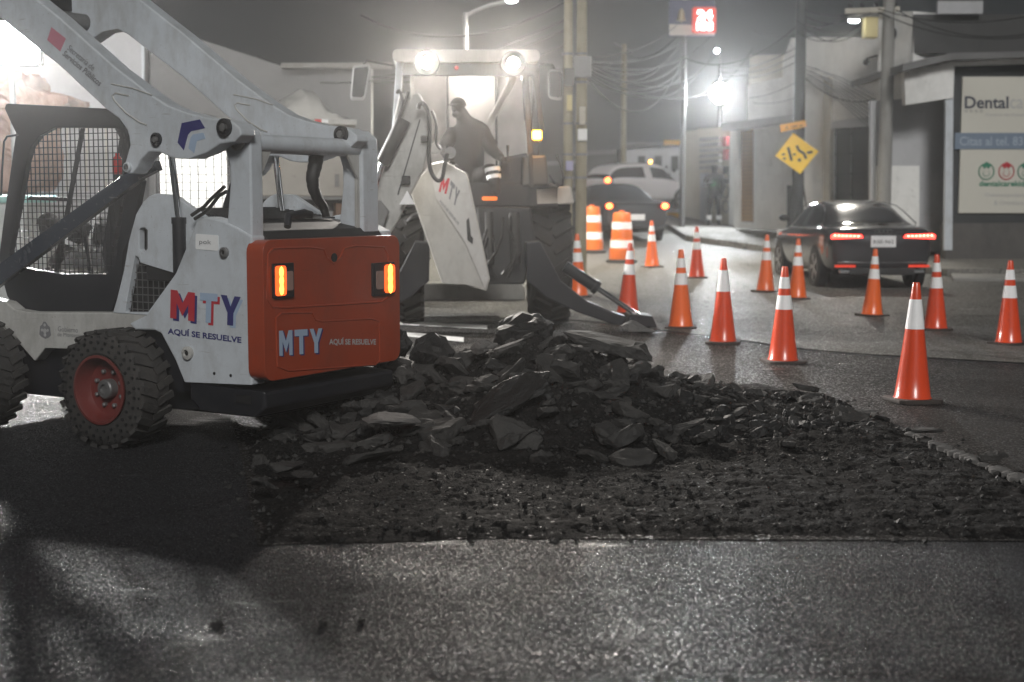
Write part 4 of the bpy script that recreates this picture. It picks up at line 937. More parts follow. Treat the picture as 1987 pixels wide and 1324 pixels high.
def hose(pts, y, r, par, nm='hydraulic_hose'):
    P_ = [B(*p, y=y) for p in pts]; out = []
    for i in range(len(P_)-1):
        p0 = P_[max(i-1, 0)]; p1 = P_[i]; p2 = P_[i+1]; p3 = P_[min(i+2, len(P_)-1)]
        for k_ in range(5):
            t = k_/5; out.append(.5*((2*p1)+(p2-p0)*t+(2*p0-5*p1+4*p2-p3)*t*t+(3*p1-p0-3*p2+p3)*t**3))
    out.append(P_[-1]); mb = MB(); mb.tube(out, r, 8); return mb.build(nm, CHAR, par, smooth=True)
hose([(812, 212), (814, 203), (822, 202), (831, 220), (834, 260), (832, 300), (836, 332), (848, 350), (858, 346), (863, 320), (868, 298)], -2.25, .022, dip)
hose([(770, 182), (774, 176), (780, 190), (778, 215), (762, 260), (745, 300)], -2.2, .016, dip); hose([(790, 185), (792, 178), (785, 200), (776, 228)], -2.2, .016, dip)
hose([(838, 215), (846, 240), (846, 275), (855, 290)], -1.9, .016, dip)
for px, py in ((874, 296), (846, 288)):
    mb = MB(); p = B(px, py, y=-1.6); mb.lathe([(.06, -.06), (.06, .3), (.001, .3)], p, (0, 1, 0), 16); mb.build('elbow_pin', STEEL, boom, smooth=True)
# control levers
for px in (868, 985):
    mb = MB(); mb.tube(bp([(px+4, 345), (px, 300), (px, 282)], y=.05), [.015, .012, .02], 8); mb.build('control_lever', CHAR, bh)
mb = MB(); mb.tube(bp([(1080, 300), (1088, 320), (1094, 345), (1092, 360), (1078, 358), (1066, 340)], y=-.1), .012, 8); mb.build('handrail', CHAR, bh, smooth=True)
# stabilisers
for mm in (0, 1):
    def W(v): return Vector((-v.x, v.y, v.z)) if mm else v
    mb = MB(); mb.prism([W(B(*p, y=-.55)) for p in ((1020, 470), (1048, 468), (1088, 545), (1140, 585), (1200, 610), (1246, 622), (1248, 633), (1190, 630), (1120, 606), (1060, 578), (1022, 545))], (0, .25, 0)); sb_ = mb.build('stabilizer_leg', BLACKP, bh, bevel=.015)
    a, b, c_ = [W(B(*p, y=-.62)) for p in ((1096, 517), (1160, 560), (1240, 614))]
    mb = MB(); mb.tube([a, b], .07, 16); mb.lathe([(.082, 0), (.082, .06)], b, a-b, 16); sc2 = mb.build('stabilizer_cylinder', BLACKP, sb_, smooth=True)
    mb = MB(); mb.tube([b, c_], .032, 14); mb.build('piston_rod', CHROME, sc2, smooth=True)
    q = W(B(1238, 622, y=-.5)); mb = MB(); mb.prism([(q.x-.2, -.75, .06), (q.x+.2, -.75, .06), (q.x+.14, -.75, .2), (q.x-.12, -.75, .22)], (0, .5, 0)); mb.build('stabilizer_foot', BLACKP, sb_, bevel=.02)
# front bucket, seen under the machine
mb = MB(); mb.prism(bp([(765, 552), (1010, 546), (1020, 560), (1018, 616), (765, 620)], y=4.6), (0, .5, 0)); mb.build('front_bucket', GREYW, bh, bevel=.04)
# hazard triangle
mb = MB(); mb.prism(bp([(790, 370), (805, 397), (775, 397)], y=-2.2), (0, .01, 0)); mb.build('hazard_triangle', BAND, bh)
# side step / panels left
for pts in (((790, 430), (800, 418), (812, 412)), ((768, 520), (800, 500), (840, 470)), ((770, 555), (835, 500))):
    mb = MB(); mb.tube(bp(pts, y=.3), .015, 8); mb.build('step_rail', STEEL, bh)

# driver of the backhoe
hz = B(889, 209, y=.27); nk = B(903, 236, y=.38); ch_ = B(908, 275, y=.45); pv = B(912, 345, y=.55)
def bj(px, py, y): return tuple(B(px, py, y=y))
J = dict(pelvis=tuple(pv), belly=bj(910, 315, .5), chest=tuple(ch_), neck=tuple(nk), head=tuple(hz), shl=bj(876, 260, .38), shr=bj(940, 258, .42), ell=bj(862, 288, .30), wrl=bj(876, 312, .05), elr=bj(954, 292, .35), wrr=bj(975, 308, .10),
         hipl=bj(898, 350, .5), hipr=bj(926, 350, .5), knl=bj(893, 345, .0), knr=bj(955, 325, .02), anl=bj(890, 392, -.02), anr=bj(962, 368, -.02), tol=bj(888, 398, -.2), tor=bj(964, 376, -.2))
CHN2 = [(0, [('pelvis', .17), ('belly', .19), ('chest', .19), ('neck', .095)]), (1, [('neck', .08), ('head', .082)]), (0, [('chest', .19), ('shl', .115), ('ell', .09), ('wrl', .05)]), (0, [('chest', .19), ('shr', .115), ('elr', .09), ('wrr', .05)]),
        (0, [('pelvis', .15), ('hipl', .12), ('knl', .085), ('anl', .06), ('tol', .045)]), (0, [('pelvis', .15), ('hipr', .12), ('knr', .085), ('anr', .06), ('tor', .045)])]
dv = figure(bo, BA, 'person in bulky dark jacket and cap, seated at the levers in the backhoe cab', J, CHN2, [('wrl', (0, -1, -.3), (0, 0, 1)), ('wrr', (.2, -1, -.3), (0, 0, 1))], mats=[GARM2, SKIN], face=(-.45, -.8, -.25))
cap(dv, J['head'], (-.45, -.8, 0), GARM2)
band(dv, J['knr'], J['anr'], .095, .02, .2); band(dv, J['knr'], J['anr'], .09, .35, .52)
mb = MB(); a = B(910, 350, y=.6); mb.box((a.x, .65, a.z-.1), (.5, .5, .14)); mb.build('seat', CHAR, bh, bevel=.03)

# ---------------------------------------------------------------- cones
def cone_proto(style):
    root = bpy.data.objects.new('traffic_cone', None); COL.objects.link(root)
    o_mat = CONER if style in ('one_red', 'two_red') else CONEO
    r0_, r1_, hh_ = .142, .028, .93
    def rad(z): return r0_+(r1_-r0_)*(z-.03)/(hh_-.03)
    mb = MB(); prof = [(r0_+.012, .028), (r0_, .045)]+[(rad(z), z) for z in (.2, .4, .6, .8, .92)]+[(r1_*.9, .93), (r1_*.7, .93), (r1_*.7, .8)]
    mb.lathe(prof, (0, 0, 0), (0, 0, 1), 36, cap=False); body = mb.build('cone_body', o_mat, root, smooth=True)
    mb = MB(); mb.prism([(x, y, 0) for x, y in [(-.19, -.15), (-.15, -.19), (.15, -.19), (.19, -.15), (.19, .15), (.15, .19), (-.15, .19), (-.19, .15)]], (0, 0, .032)); mb.build('cone_base', CONEB, root, bevel=.008)
    bs = ((.57, .80),) if style.startswith('one') else ((.52, .655), (.72, .83))
    for a, b in bs:
        mb = MB(); mb.lathe([(rad(a)+.0025, a), (rad(b)+.0025, b)], (0, 0, 0), (0, 0, 1), 36, cap=False); mb.build('reflective_collar', BAND, root, smooth=True)
    return root
protos = {k_: None for k_ in ('one_red', 'two_red', 'two')}
CONES = [ (1770, 783, 241, 'one_red', 'largest and nearest cone, dark red with one wide white collar'),
 (1519, 707, 194, 'two_red', 'red cone with two white collars right of the heap, second nearest'),
 (1403, 670, 172, 'one_red', 'red cone with a single white collar, between the heap and the road'),
 (1321, 640, 158, 'two', 'orange cone with two collars just right of the stabilizer foot'),
 (1218, 613, 143, 'two_red', 'cone partly behind the stabilizer cylinder rod'),
 (1122, 580, 127, 'two', 'cone half hidden behind the backhoe rear tyre'),
 (1265, 522, 93, 'two', 'small cone in front of the grey sedan and right of the barrels'),
 (1352, 543, 103, 'two_red', 'small dark orange cone standing nearest the standing worker'),
 (1485, 570, 115, 'two', 'cone beside the front wheel of the black car'),
 (1547, 584, 121, 'two', 'cone in front of the rear wheel of the black car'),
 (1692, 617, 135, 'two', 'bright orange cone before the boot and number plate of the black car'),
 (1815, 644, 152, 'two_red', 'dirt-stained cone below the right tail lamp of the black car'),
 (1957, 672, 169, 'two_red', 'cone with black smears at the right edge of the photo')]
for i, (px, py, hpx, st_, lb) in enumerate(CONES):
    if protos[st_] is None: o = protos[st_] = cone_proto(st_)
    else: o = copy_tree(protos[st_])
    g = gnd(px, py-3); o.location = g; o.rotation_euler = (R.uniform(-.025, .025), R.uniform(-.045, .045), R.uniform(0, 1.5)); s_ = (hpx/F*g.y)/.96; o.scale = (s_*.98, s_*.98, s_)
    tag(o, lb, 'traffic cone', 'traffic cones round the works')
o = copy_tree(protos['two']); o.location = at(57, 470, 20); o.scale = (.5,)*3; CZ = o.location.z
mb = MB(); v0 = at(-60, 470, 20); v1 = at(110, 470, 20); mb.box(((v0.x+v1.x)/2, 20, CZ/2-.003), (v1.x-v0.x, .5, CZ)); tag(mb.build('concrete_block', CONCR, bevel=.03), 'plain concrete block under the small cone beyond the loader cab', 'concrete block')
tag(o, 'small orange cone seen through the mesh window of the loader cab', 'traffic cone', 'traffic cones round the works')
# ---------------------------------------------------------------- barrels
def barrel():
    root = bpy.data.objects.new('traffic_barrel', None); COL.objects.link(root)
    prof = []; z = .07; r_ = .29
    mb = MB(); mb.lathe([(.285, .06), (.29, .10), (.283, .27), (.27, .28), (.262, .46), (.25, .47), (.243, .64), (.232, .65), (.225, .82), (.212, .83), (.205, .96), (.18, 1.0), (.06, 1.0), (.06, 1.04), (.001, 1.04)], (0, 0, 0), (0, 0, 1), 32); mb.build('barrel_body', BARO, root, smooth=True)
    for a, b, r1, r2 in ((.30, .45, .270, .264), (.67, .81, .233, .227)):
        mb = MB(); mb.lathe([(r1+.003, a), (r2+.003, b)], (0, 0, 0), (0, 0, 1), 32, cap=False); mb.build('reflective_band', BAND, root, smooth=True)
    mb = MB(); mb.lathe([(.36, 0), (.36, .05), (.29, .07), (.001, .07)], (0, 0, 0), (0, 0, 1), 28); mb.build('barrel_base', RUB, root, smooth=True)
    return root
b1 = barrel(); b2 = copy_tree(b1)
for o, px, py, hp_, lb in ((b1, 1148, 491, 93, 'orange and white striped barrel, the left one, partly before the grey sedan'), (b2, 1206, 510, 101, 'orange and white striped barrel, right of the other, directly before the grey sedan')):
    g = gnd(px, py); o.location = g; s_ = hp_/F*g.y/1.04; o.scale = (s_*.86, s_*.86, s_); tag(o, lb, 'traffic barrel', 'striped traffic barrels')
# ---------------------------------------------------------------- cars
def car(name, loc, heading, label, paint, prof, width=1.84, brake=1.0, suv=False, lamp_style='wide'):
    """x forward, y left. prof: (x, z_bottom, z_shoulder, z_roof or None, half_width_shoulder, half_width_roof)"""
    root = empty(name, loc, heading, label, 'car')
    hw = width/2; V = []; n = 9
    for x, zb2, zs2, zr2, ws, wr in prof:
        zr_ = zr2 if zr2 else zs2+.02
        V.append([(x, 0, zb2), (x, ws*.80, zb2), (x, ws*.97, zb2+.10), (x, ws, (zb2+zs2)*.5+.06), (x, ws*.985, zs2-.06), (x, ws*.93, zs2), (x, wr if zr2 else ws*.78, zr_-(.05 if zr2 else .0)), (x, (wr if zr2 else ws*.78)*.86, zr_), (x, 0, zr_+(.025 if zr2 else .015))])
    vs = []; fs = []; mi = []
    for st_ in V:
        vs += st_; vs += [(x, -y, z) for x, y, z in st_[1:-1]]
    per = n+n-2
    def id_(i, j): return i*per+j          # j 0..8 left side, then right side mirrored
    def rid(i, j): return i*per+(j if j in (0, n-1) else n-1+j)
    for i in range(len(V)-1):
        cab = prof[i][3] is not None and prof[i+1][3] is not None
        edge = (prof[i][3] is None) != (prof[i+1][3] is None)
        for j in range(n-1):
            g = 0
            if j == 5 and cab: g = 0 if i in PIL.get(name, ()) else 1
            if edge and j in (6, 7): g = 2
            for f in ((id_(i, j), id_(i, j+1), id_(i+1, j+1), id_(i+1, j)), (rid(i, j), rid(i+1, j), rid(i+1, j+1), rid(i, j+1))):
                fs.append(f); mi.append(g)
    L_ = len(V)-1
    for e_ in (0, L_):
        loop = [id_(e_, j) for j in range(n)]+[rid(e_, j) for j in range(n-2, 0, -1)]
        k_ = len(vs); cx_ = V[e_][0][0]; vs.append((cx_+(-.04 if e_ == 0 else .04), 0, (V[e_][0][2]+V[e_][-1][2])/2))
        for a in range(len(loop)): fs.append((loop[a], loop[(a+1) % len(loop)], k_)); mi.append(0)
    me = bpy.data.meshes.new('body'); me.from_pydata(vs, [], fs)
    for m_ in (0, 1, 2): me.materials.append(paint)
    for p, g in zip(me.polygons, mi): p.material_index = g
    bm = bmesh.new(); bm.from_mesh(me); bmesh.ops.recalc_face_normals(bm, faces=bm.faces); bm.to_mesh(me); bm.free()
    ob = bpy.data.objects.new('body', me); COL.objects.link(ob)
    md = ob.modifiers.new('s', 'SUBSURF'); md.levels = 3
    bpy.context.view_layer.update(); m2 = bpy.data.meshes.new_from_object(ob.evaluated_get(bpy.context.evaluated_depsgraph_get())); bpy.data.objects.remove(ob)
    for key, nm in ((0, 'body'), (1, 'side_glass'), (2, 'glass')):
        bm = bmesh.new(); bm.from_mesh(m2)
        bmesh.ops.delete(bm, geom=[f for f in bm.faces if f.material_index != key], context='FACES')
        sets = [bm]
        if key:     # one mesh per pane: split by island
            comps = []; seen = set()
            for f in bm.faces:
                if f in seen: continue
                st2 = [f]; seen.add(f); comp = []
                while st2:
                    q = st2.pop(); comp.append(q)
                    for e3 in q.edges:
                        for g3 in e3.link_faces:
                            if g3 not in seen: seen.add(g3); st2.append(g3)
                comps.append(comp)
            for comp in comps:
                mb = MB(); ix = {}; 
                for f in comp:
                    row = []
                    for v in f.verts:
                        if v.index not in ix: ix[v.index] = len(mb.v); mb.v.append(tuple(v.co))
                        row.append(ix[v.index])
                    mb.f.append(tuple(row)); mb.m.append(0)
                cx_ = sum(v[0] for v in mb.v)/len(mb.v)
                nm2 = 'window' if key == 1 else ('rear_window' if cx_ < 0 else 'windscreen')
                oo = mb.build(nm2, GLASS, root, smooth=True)
            bm.free()
        else:
            me2 = bpy.data.meshes.new('body'); bm.to_mesh(me2); bm.free(); me2.materials.clear(); me2.materials.append(paint)
            for p in me2.polygons: p.use_smooth = True; p.material_index = 0
            oo = bpy.data.objects.new('body', me2); COL.objects.link(oo); oo.parent = root
    return root
def car_bits(root, xr_, xf_, hw, wb, rr_, zlamp, plate, style, zb2=.2, brake=3.0, dark=CHAR, lw=.42):
    for sx in wb:
        for sy in (-1, 1):
            mb = MB(); mb.lathe([(rr_+.06, hw-.14), (rr_+.06, hw-.012), (rr_+.035, hw-.004)], (sx, 0, rr_), (0, sy, 0), 28); mb.build('wheel_arch', DARKV, root, smooth=True)
            wh_ = empty('wheel', (sx, sy*(hw-.11), rr_), 0, None, None); wh_.parent = root
            mb = MB(); mb.lathe([(rr_*.7, -.1), (rr_*.92, -.11), (rr_, -.07), (rr_, .07), (rr_*.92, .115), (rr_*.7, .11)], (0, 0, 0), (0, sy, 0), 28, cap=False); mb.build('tyre', RUB, wh_, smooth=True)
            mb = MB(); mb.lathe([(rr_*.71, .108), (rr_*.68, .112), (rr_*.64, .08)], (0, 0, 0), (0, sy, 0), 28, cap=False)
            for k_ in range(5):
                a = 2*PI*k_/5
                for da in (-.12, .12): mb.beam((math.cos(a)*.04, sy*.095, math.sin(a)*.04), (math.cos(a+da)*rr_*.67, sy*.10, math.sin(a+da)*rr_*.67), .022, .04, up=(0, 1, 0))
            mb.lathe([(.05, .11), (.001, .112)], (0, 0, 0), (0, sy, 0), 12); mb.build('rim', mat('alloy', (.55, .55, .56), .3, .7), wh_, smooth=True)
    for sy in (-1, 1):
        mb = MB(); mb.box((xf_-.15, sy*(hw-.32), zlamp-.1), (.12, .36, .12)); mb.build('headlight', mat('headlamp_glass', (.5, .5, .5), .1), root, bevel=.03)
        mx_ = xf_-1.62; mb = MB(); mb.ball((mx_, sy*(hw+.06), zlamp+.22), .09, 10, (.7, 1.1, .75)); mb.build('wing_mirror', dark, root, smooth=True)

PIL = {}
BLKCAR = mat('black_car_paint', (.055, .055, .06), .13, .3, coat=1.0, vary=.05, dirt=.15, dcol=(.05, .045, .045), dscale=2)
GRYCAR = mat('grey_car_paint', (.07, .075, .085), .2, .4, coat=.8, vary=.05)
SILCAR = mat('silver_car_paint', (.82, .78, .78), .3, .25, coat=.8, vary=.05)
SED = [(-2.33, .45, .86, None, .74, .5), (-2.27, .30, 1.0, None, .86, .5), (-1.85, .22, 1.03, None, .91, .5), (-1.6, .20, 1.02, 1.07, .915, .66), (-.95, .20, .99, 1.40, .92, .60), (-.30, .20, .97, 1.47, .92, .61), (-.18, .20, .965, 1.475, .92, .61), (.55, .20, .96, 1.44, .92, .60), (.72, .20, .955, 1.38, .92, .60), (1.15, .20, .95, 1.00, .915, .60), (1.35, .2, .93, None, .91, .5), (1.95, .20, .84, None, .89, .5), (2.27, .24, .70, None, .80, .5), (2.35, .32, .60, None, .60, .5)]
PIL = {'black_sedan': (5,), 'grey_sedan': (5,), 'silver_crossover': (5,)}
cl = gnd(1606, 566); hd_ = PI/2+.035
cy_ = 24.0; cx_ = (1712-993.5)/F*cy_
root = car('black_sedan', (cx_-.08, cy_+2.33, zg(cy_+1)), hd_, 'glossy black car with red brake lights lit, stopped behind the cones at right', BLKCAR, SED)
car_bits(root, -2.33, 2.33, .92, (-1.38, 1.42), .335, .93, True, 'wide')
RED1 = emi('brake_red', (1, .05, .035), 7); RED2 = emi('brake_core', (1, .35, .2), 16)
for sy in (-1, 1):
    mb = MB(); mb.prism([(-2.335+.0, sy*y, z) for y, z in ((.30, .885), (.34, .925), (.62, .935), (.80, .945), (.885, .90), (.88, .84), (.72, .825), (.55, .84), (.34, .855))], (.14, 0, 0)); tl = mb.build('tail_light', mat('dark_red_lens', (.12, .008, .008), .15), root, bevel=.01)
    mb = MB(); mb.prism([(-2.343, sy*y, z) for y, z in ((.34, .862), (.37, .914), (.64, .920), (.82, .932), (.875, .90), (.87, .842), (.62, .85))], (.006, 0, 0)); mb.build('brake_strip', RED1, tl)
    mb = MB()
    for k_ in range(7): mb.ball((-2.347, sy*(.42+.065*k_), .889+.002*k_), .013, 8, (.5, 1.2, .8))
    mb.build('bulb', RED2, tl, smooth=True)
    mb = MB(); mb.box((-2.31, sy*.62, .39), (.05, .34, .035)); mb.build('rear_reflector', emi('reflector_red_glow', (1, .06, .02), .8), root)  # emission stands in for the light a reflector throws back
    mb = MB(); mb.box((-2.28, sy*.60, .30), (.06, .24, .06)); mb.build('exhaust_trim', CHROME, root, bevel=.012)
mb = MB(); mb.box((-2.28, 0, .30), (.08, 1.1, .12)); mb.build('diffuser', CHAR, root, bevel=.02)
mb = MB(); mb.box((-2.355, 0, .80), (.015, .42, .19)); pl_ = mb.build('number_plate', mat('plate_white', (.85, .85, .86), .5), root, bevel=.004)
mb = MB(); text(mb, 'RSE-962', (-2.3635, .17, .765), (0, -.34, 0), (0, 0, .06), (0, 0, 0), .02); mb.build('lettering', GREYI, pl_)
mb = MB()
for k_ in range(4):
    c_ = Vector((-2.34, .105-.07*k_, .965)); mb.tube([c_+Vector((0, math.cos(a)*.045, math.sin(a)*.03)) for a in [2*PI*q/12 for q in range(13)]], .006, 6)
mb.build('ring_emblem', CHROME, root, smooth=True)
mb = MB(); mb.box((-2.30, 0, .455), (.05, 1.5, .02)); mb.build('bumper_strip', CHROME, root)
p_ = root
for sy in (-1, 1):
    mb = MB(); mb.tube([(1.15, sy*.845, .965), (.4, sy*.872, .985), (-.6, sy*.876, .995), (-1.25, sy*.868, 1.02), (-1.52, sy*.80, 1.09), (-1.2, sy*.70, 1.27), (-.9, sy*.64, 1.385), (-.3, sy*.625, 1.435), (.4, sy*.62, 1.415), (.75, sy*.65, 1.32), (1.15, sy*.845, .965)], .010, 6); mb.build('chrome_window_trim', CHROME, p_, smooth=True)
# grey sedan, further up the street
Y2 = 37.0; x2 = (1222-993.5)/F*Y2
root = car('grey_sedan', (x2-.35, Y2+2.1, zg(Y2+.6)), PI/2+.22, 'grey sedan driving away up the street behind the striped barrels', GRYCAR, SED)
car_bits(root, -2.33, 2.33, .92, (-1.38, 1.42), .335, .9, True, 'wide')
for sy in (-1, 1):
    mb = MB(); mb.prism([(-2.35, sy*y, z) for y, z in ((.55, .84), (.57, .95), (.86, .96), (.88, .85))], (.1, 0, 0)); tl = mb.build('tail_light', mat('dark_red_lens', (.12, .008, .008), .15), root, bevel=.01)
    mb = MB(); mb.ball((-2.35, sy*.74, .9), .075, 10, (.4, 1.3, 1)); mb.build('bulb', emi('tail_orange', (1, .13, .03), 12), tl, smooth=True)
mb = MB(); mb.box((-2.36, 0, .62), (.015, .4, .15)); mb.build('number_plate', mat('plate_white', (.85, .85, .86), .5), root)
mb = MB(); mb.box((-2.2, 0, .985), (.25, 1.5, .03)); mb.build('boot_lip', CHROME, root, bevel=.01)
# silver crossover turning right
SUV = [(-2.2, .5, .95, None, .74, .5), (-2.14, .35, 1.05, None, .86, .5), (-2.05, .3, 1.08, 1.20, .9, .62), (-1.75, .28, 1.07, 1.56, .915, .62), (-1.2, .26, 1.05, 1.63, .92, .63), (-.30, .26, 1.03, 1.66, .92, .64), (-.18, .26, 1.025, 1.66, .92, .64), (.5, .26, 1.02, 1.62, .92, .63), (.7, .26, 1.01, 1.55, .92, .62), (1.2, .26, 1.0, 1.08, .915, .62), (1.35, .26, .98, None, .91, .5), (1.9, .26, .92, None, .89, .5), (2.12, .3, .8, None, .80, .5), (2.2, .4, .7, None, .62, .5)]
Y3 = 54.0; x3 = (1238-993.5)/F*Y3
root = car('silver_crossover', (x3, Y3, zg(Y3)), math.radians(38), 'silver crossover turning right at the top of the street', SILCAR, SUV)
car_bits(root, -2.2, 2.2, .92, (-1.3, 1.35), .35, 1.0, True, 'wide')
for sy in (-1, 1):
    mb = MB(); mb.box((-2.13, sy*.72, 1.02), (.14, .3, .2)); tl = mb.build('tail_light', mat('dark_red_lens', (.12, .008, .008), .15), root, bevel=.02)
    mb = MB(); mb.ball((-2.2, sy*.74, 1.02), .13, 10, (.4, 1.2, .8)); mb.build('bulb', emi('tail_orange', (1, .13, .03), 12), tl, smooth=True)
for i, t in enumerate((0, .2, .42, .6, .72, .84, .95)):
    mb = MB(); mb.ball(Vector((.62, -.45, 1.66)).lerp(Vector((2.05, -.8, .98)), t), .035+.02*(i % 3), 8); mb.build('chrome_trim', CHROME, root, smooth=True)
mb = MB(); mb.ball((.3, -.3, 1.72), .06, 8); mb.build('roof_marker', emi('amber_glow', (1, .42, .04), 8), root, smooth=True)

# ---------------------------------------------------------------- standing worker
g = gnd(1385, 438, .12); s_ = 1
J = dict(pelvis=(0, 0, .92), belly=(0, 0, 1.08), chest=(0, 0, 1.30), neck=(0, 0, 1.48), head=(0, 0, 1.63), shl=(-.19, 0, 1.40), shr=(.19, 0, 1.40), ell=(-.27, -.12, 1.16), wrl=(-.08, -.28, 1.22), elr=(.27, -.05, 1.12), wrr=(.20, -.16, .90),
         hipl=(-.10, 0, .88), hipr=(.10, 0, .88), knl=(-.13, -.01, .48), knr=(.13, -.01, .48), anl=(-.15, .02, .09), anr=(.15, .02, .09), tol=(-.17, -.14, .04), tor=(.17, -.14, .04))
pe = figure(g, -.2, 'person in dark work clothes and green vest standing on the pavement by the stairs', J, [(m_, [(j, r*.82) for j, r in c_]) for m_, c_ in CHN2], [('wrl', (.6, -.6, .2), (0, 0, 1)), ('wrr', (0, -.3, -1), (0, 1, 0))], mats=[GARM, SKIN], face=(-.3, -1, -.1))
mb = MB(); mb.tube([(0, -.01, 1.02), (0, -.01, 1.2), (0, -.01, 1.38)], [.165, .175, .15], 16); mb.build('green_vest', mat('vest_dark', (.03, .045, .035), .9), pe, smooth=True)
mb = MB(); mb.ball((-.02, -.16, 1.2), .09, 10, (1, .4, 1)); mb.build('vest_emblem', VEST, pe, smooth=True)
cap(pe, J['head'], (-.3, -1, 0), HAIR, peak=False, name='hair')
for a, b in (('knl', 'anl'), ('knr', 'anr')): band(pe, J[a], J[b], .085, .45, .78)

# ---------------------------------------------------------------- right side street: walls in facade planes
def facade(pa, Ya, pb, Yb):
    """frame along a facade between two photo columns; x runs along it, y into the building"""
    a = Vector(((pa-993.5)/F*Ya, Ya, 0)); b = Vector(((pb-993.5)/F*Yb, Yb, 0)); d = b-a
    return Fr(a, math.atan2(d.y, d.x)), d.length
def wall(Lf, name, pts, y, th, m, parent, holes=(), bevel=0):
    mb = MB(); mb.prism([Lf(*p, y=y) for p in pts], (0, th, 0), [[Lf(*p, y=y) for p in h] for h in holes]); return mb.build(name, m, parent, bevel=bevel)
def pbox(Lf, name, pa, pb, y, th, m, parent, bevel=0):
    a = Lf(*pa, y=y); b = Lf(*pb, y=y); mb = MB(); mb.box(((a.x+b.x)/2, y+th/2, (a.z+b.z)/2), (abs(b.x-a.x), abs(th), abs(a.z-b.z))); return mb.build(name, m, parent, bevel=bevel)
# dental clinic
LD, _ = facade(1842, 30, 2300, 30)
LDo = LD.o
den = empty('dental_clinic', LD.o, LD.a, 'dental clinic with charcoal wall, big cream poster and flat canopy at the right edge', 'building')
wl = wall(LD, 'wall', [(1844, 124), (2350, 110), (2350, 436), (1838, 440)], 0, .3, CHARC, den)
wall(LD, 'stone_plinth', [(1836, 434), (2350, 430), (2350, 540), (1836, 520)], -.06, .4, STONE, den)
wall(LD, 'corner_post', [(1835, 186), (1850, 186), (1848, 486), (1833, 486)], -.12, .11, WHITE, den)
wall(LD, 'canopy_fascia', [(1755, 140), (1845, 120), (2350, 98), (2350, 112), (1852, 128), (1850, 190), (1757, 204)], -.16, .25, WALLW, den)
mb = MB(); mb.prism([LD(*p, y=-.5) for p in ((1752, 124), (1845, 103), (2350, 92), (2350, 101), (1846, 116), (1752, 138))], (0, 6, 0)); mb.build('roof_slab', ROOFD, den)
pan = pbox(LD, 'poster', (1868, 149), (2120, 414), -.06, .06, CREAM, den, bevel=.01)
def dtext(s, a, b, u, m, bold=0, y=-.066, par=None):
    p = LD(*a, y=y); q = LD(*b, y=y); uu = LD(*u, y=y); mb = MB(); text(mb, s, p, q-p, uu-p, (0, 0, 0), bold); return mb.build('lettering', m, par or pan)
dtext('Dental', (1872, 211), (1957, 211), (1872, 187), mat('ink_navygrey', (.03, .035, .06), .5), .02); dtext('care', (1960, 211), (2012, 211), (1960, 193), LGREYI, .0)
dtext('Centro de Especialidades', (1912, 227), (2025, 227), (1912, 220), LGREYI); dtext('* * * *', (1872, 219), (1907, 219), (1872, 213), GREYI)
bl_ = pbox(LD, 'poster_stripe', (1853, 258), (2125, 290), -.075, .014, BLUEG, den, bevel=.006)
dtext('Citas al tel. 83', (1862, 283), (1985, 283), (1862, 265), mat('pale_blue_ink', (.30, .36, .44), .5), .02, -.078, bl_)
for px, m_ in ((1914, GREENI), (1953, REDI), (1990, GREENI)):
    c_ = LD(px, 333, y=-.068); mb = MB(); mb.tube([c_+Vector((math.cos(a)*.155, 0, math.sin(a)*.165)) for a in [2*PI*q/24 for q in range(25)]], .012, 6)
    for dx in (-.05, .05): mb.ball(c_+Vector((dx, 0, .0)), .012, 6)
    mb.tube([c_+Vector((math.cos(a)*.07, 0, -.03+math.sin(a)*.07)) for a in [PI*(1+q/8) for q in range(9)]], .007, 5)
    mb.prism([c_+Vector(v) for v in ((-.10, -.005, .13), (-.04, -.005, .05), (0, -.005, .10), (.04, -.005, .05), (.10, -.005, .13), (0, -.005, .20))], (0, .006, 0))
    mb.build('face_emblem', m_, pan)
dtext('dentalcarekids', (1900, 362), (1995, 362), (1900, 351), GREENI, .03); dtext('Odontopediatría', (1911, 384), (2000, 384), (1911, 375), LGREYI); dtext('& Ortodoncia', (1929, 398), (1995, 398), (1929, 389), LGREYI)
pbox(LD, 'upper_wall', (1772, 28), (2350, 104), 1.2, .3, DKWALL, den)
pbox(LD, 'rooftop_sign', (1820, 2), (1907, 27), 1.0, .1, WALLG, den)
wall(LD, 'recess_wall', [(1690, 196), (1842, 186), (1842, 492), (1690, 480)], .9, .2, WALLG, den)
wall(LD, 'recess_painted_light', [(1700, 322), (1784, 322), (1784, 486), (1700, 478)], .88, .018, WALLW, den)  # white panel colours in the light falling on the lower recess wall
# tower-like white house corner with meter boxes
LT, _ = facade(1700, 32, 1775, 31)
tow = empty('white_corner_house', LT.o, LT.a, 'tall white house corner beside the clinic with wall boxes and dark lantern', 'building')
wall(LT, 'wall', [(1722, 24), (1772, 22), (1772, 122), (1757, 126), (1757, 205), (1757, 490), (1700, 490), (1704, 24)], 0, 1.0, WALLW, tow)
p = LT(1727, 66, y=-.1); mb = MB(); mb.ball(p, .14, 12, (1, .7, 1.1)); mb.lathe([(.16, -.04), (.16, .04)], p, (0, 1, 0), 16); mb.build('siren_box', CHAR, tow, smooth=True)
for px, py, w_, h_, m_ in ((1722, 277, .14, .16, STEEL), (1750, 275, .09, .14, CHAR), (1713, 312, .16, .26, STEEL), (1712, 342, .2, .36, WALLG)):
    p = LT(px, py, y=-.08); mb = MB(); mb.box(p, (w_, .15, h_)); mb.build('meter_box', m_, tow, bevel=.02)
for px in (1731, 1752):
    mb = MB(); mb.tube([LT(px, 130, y=-.02), LT(px, 268, y=-.02)], .012, 6); mb.build('conduit', GREYI, tow)
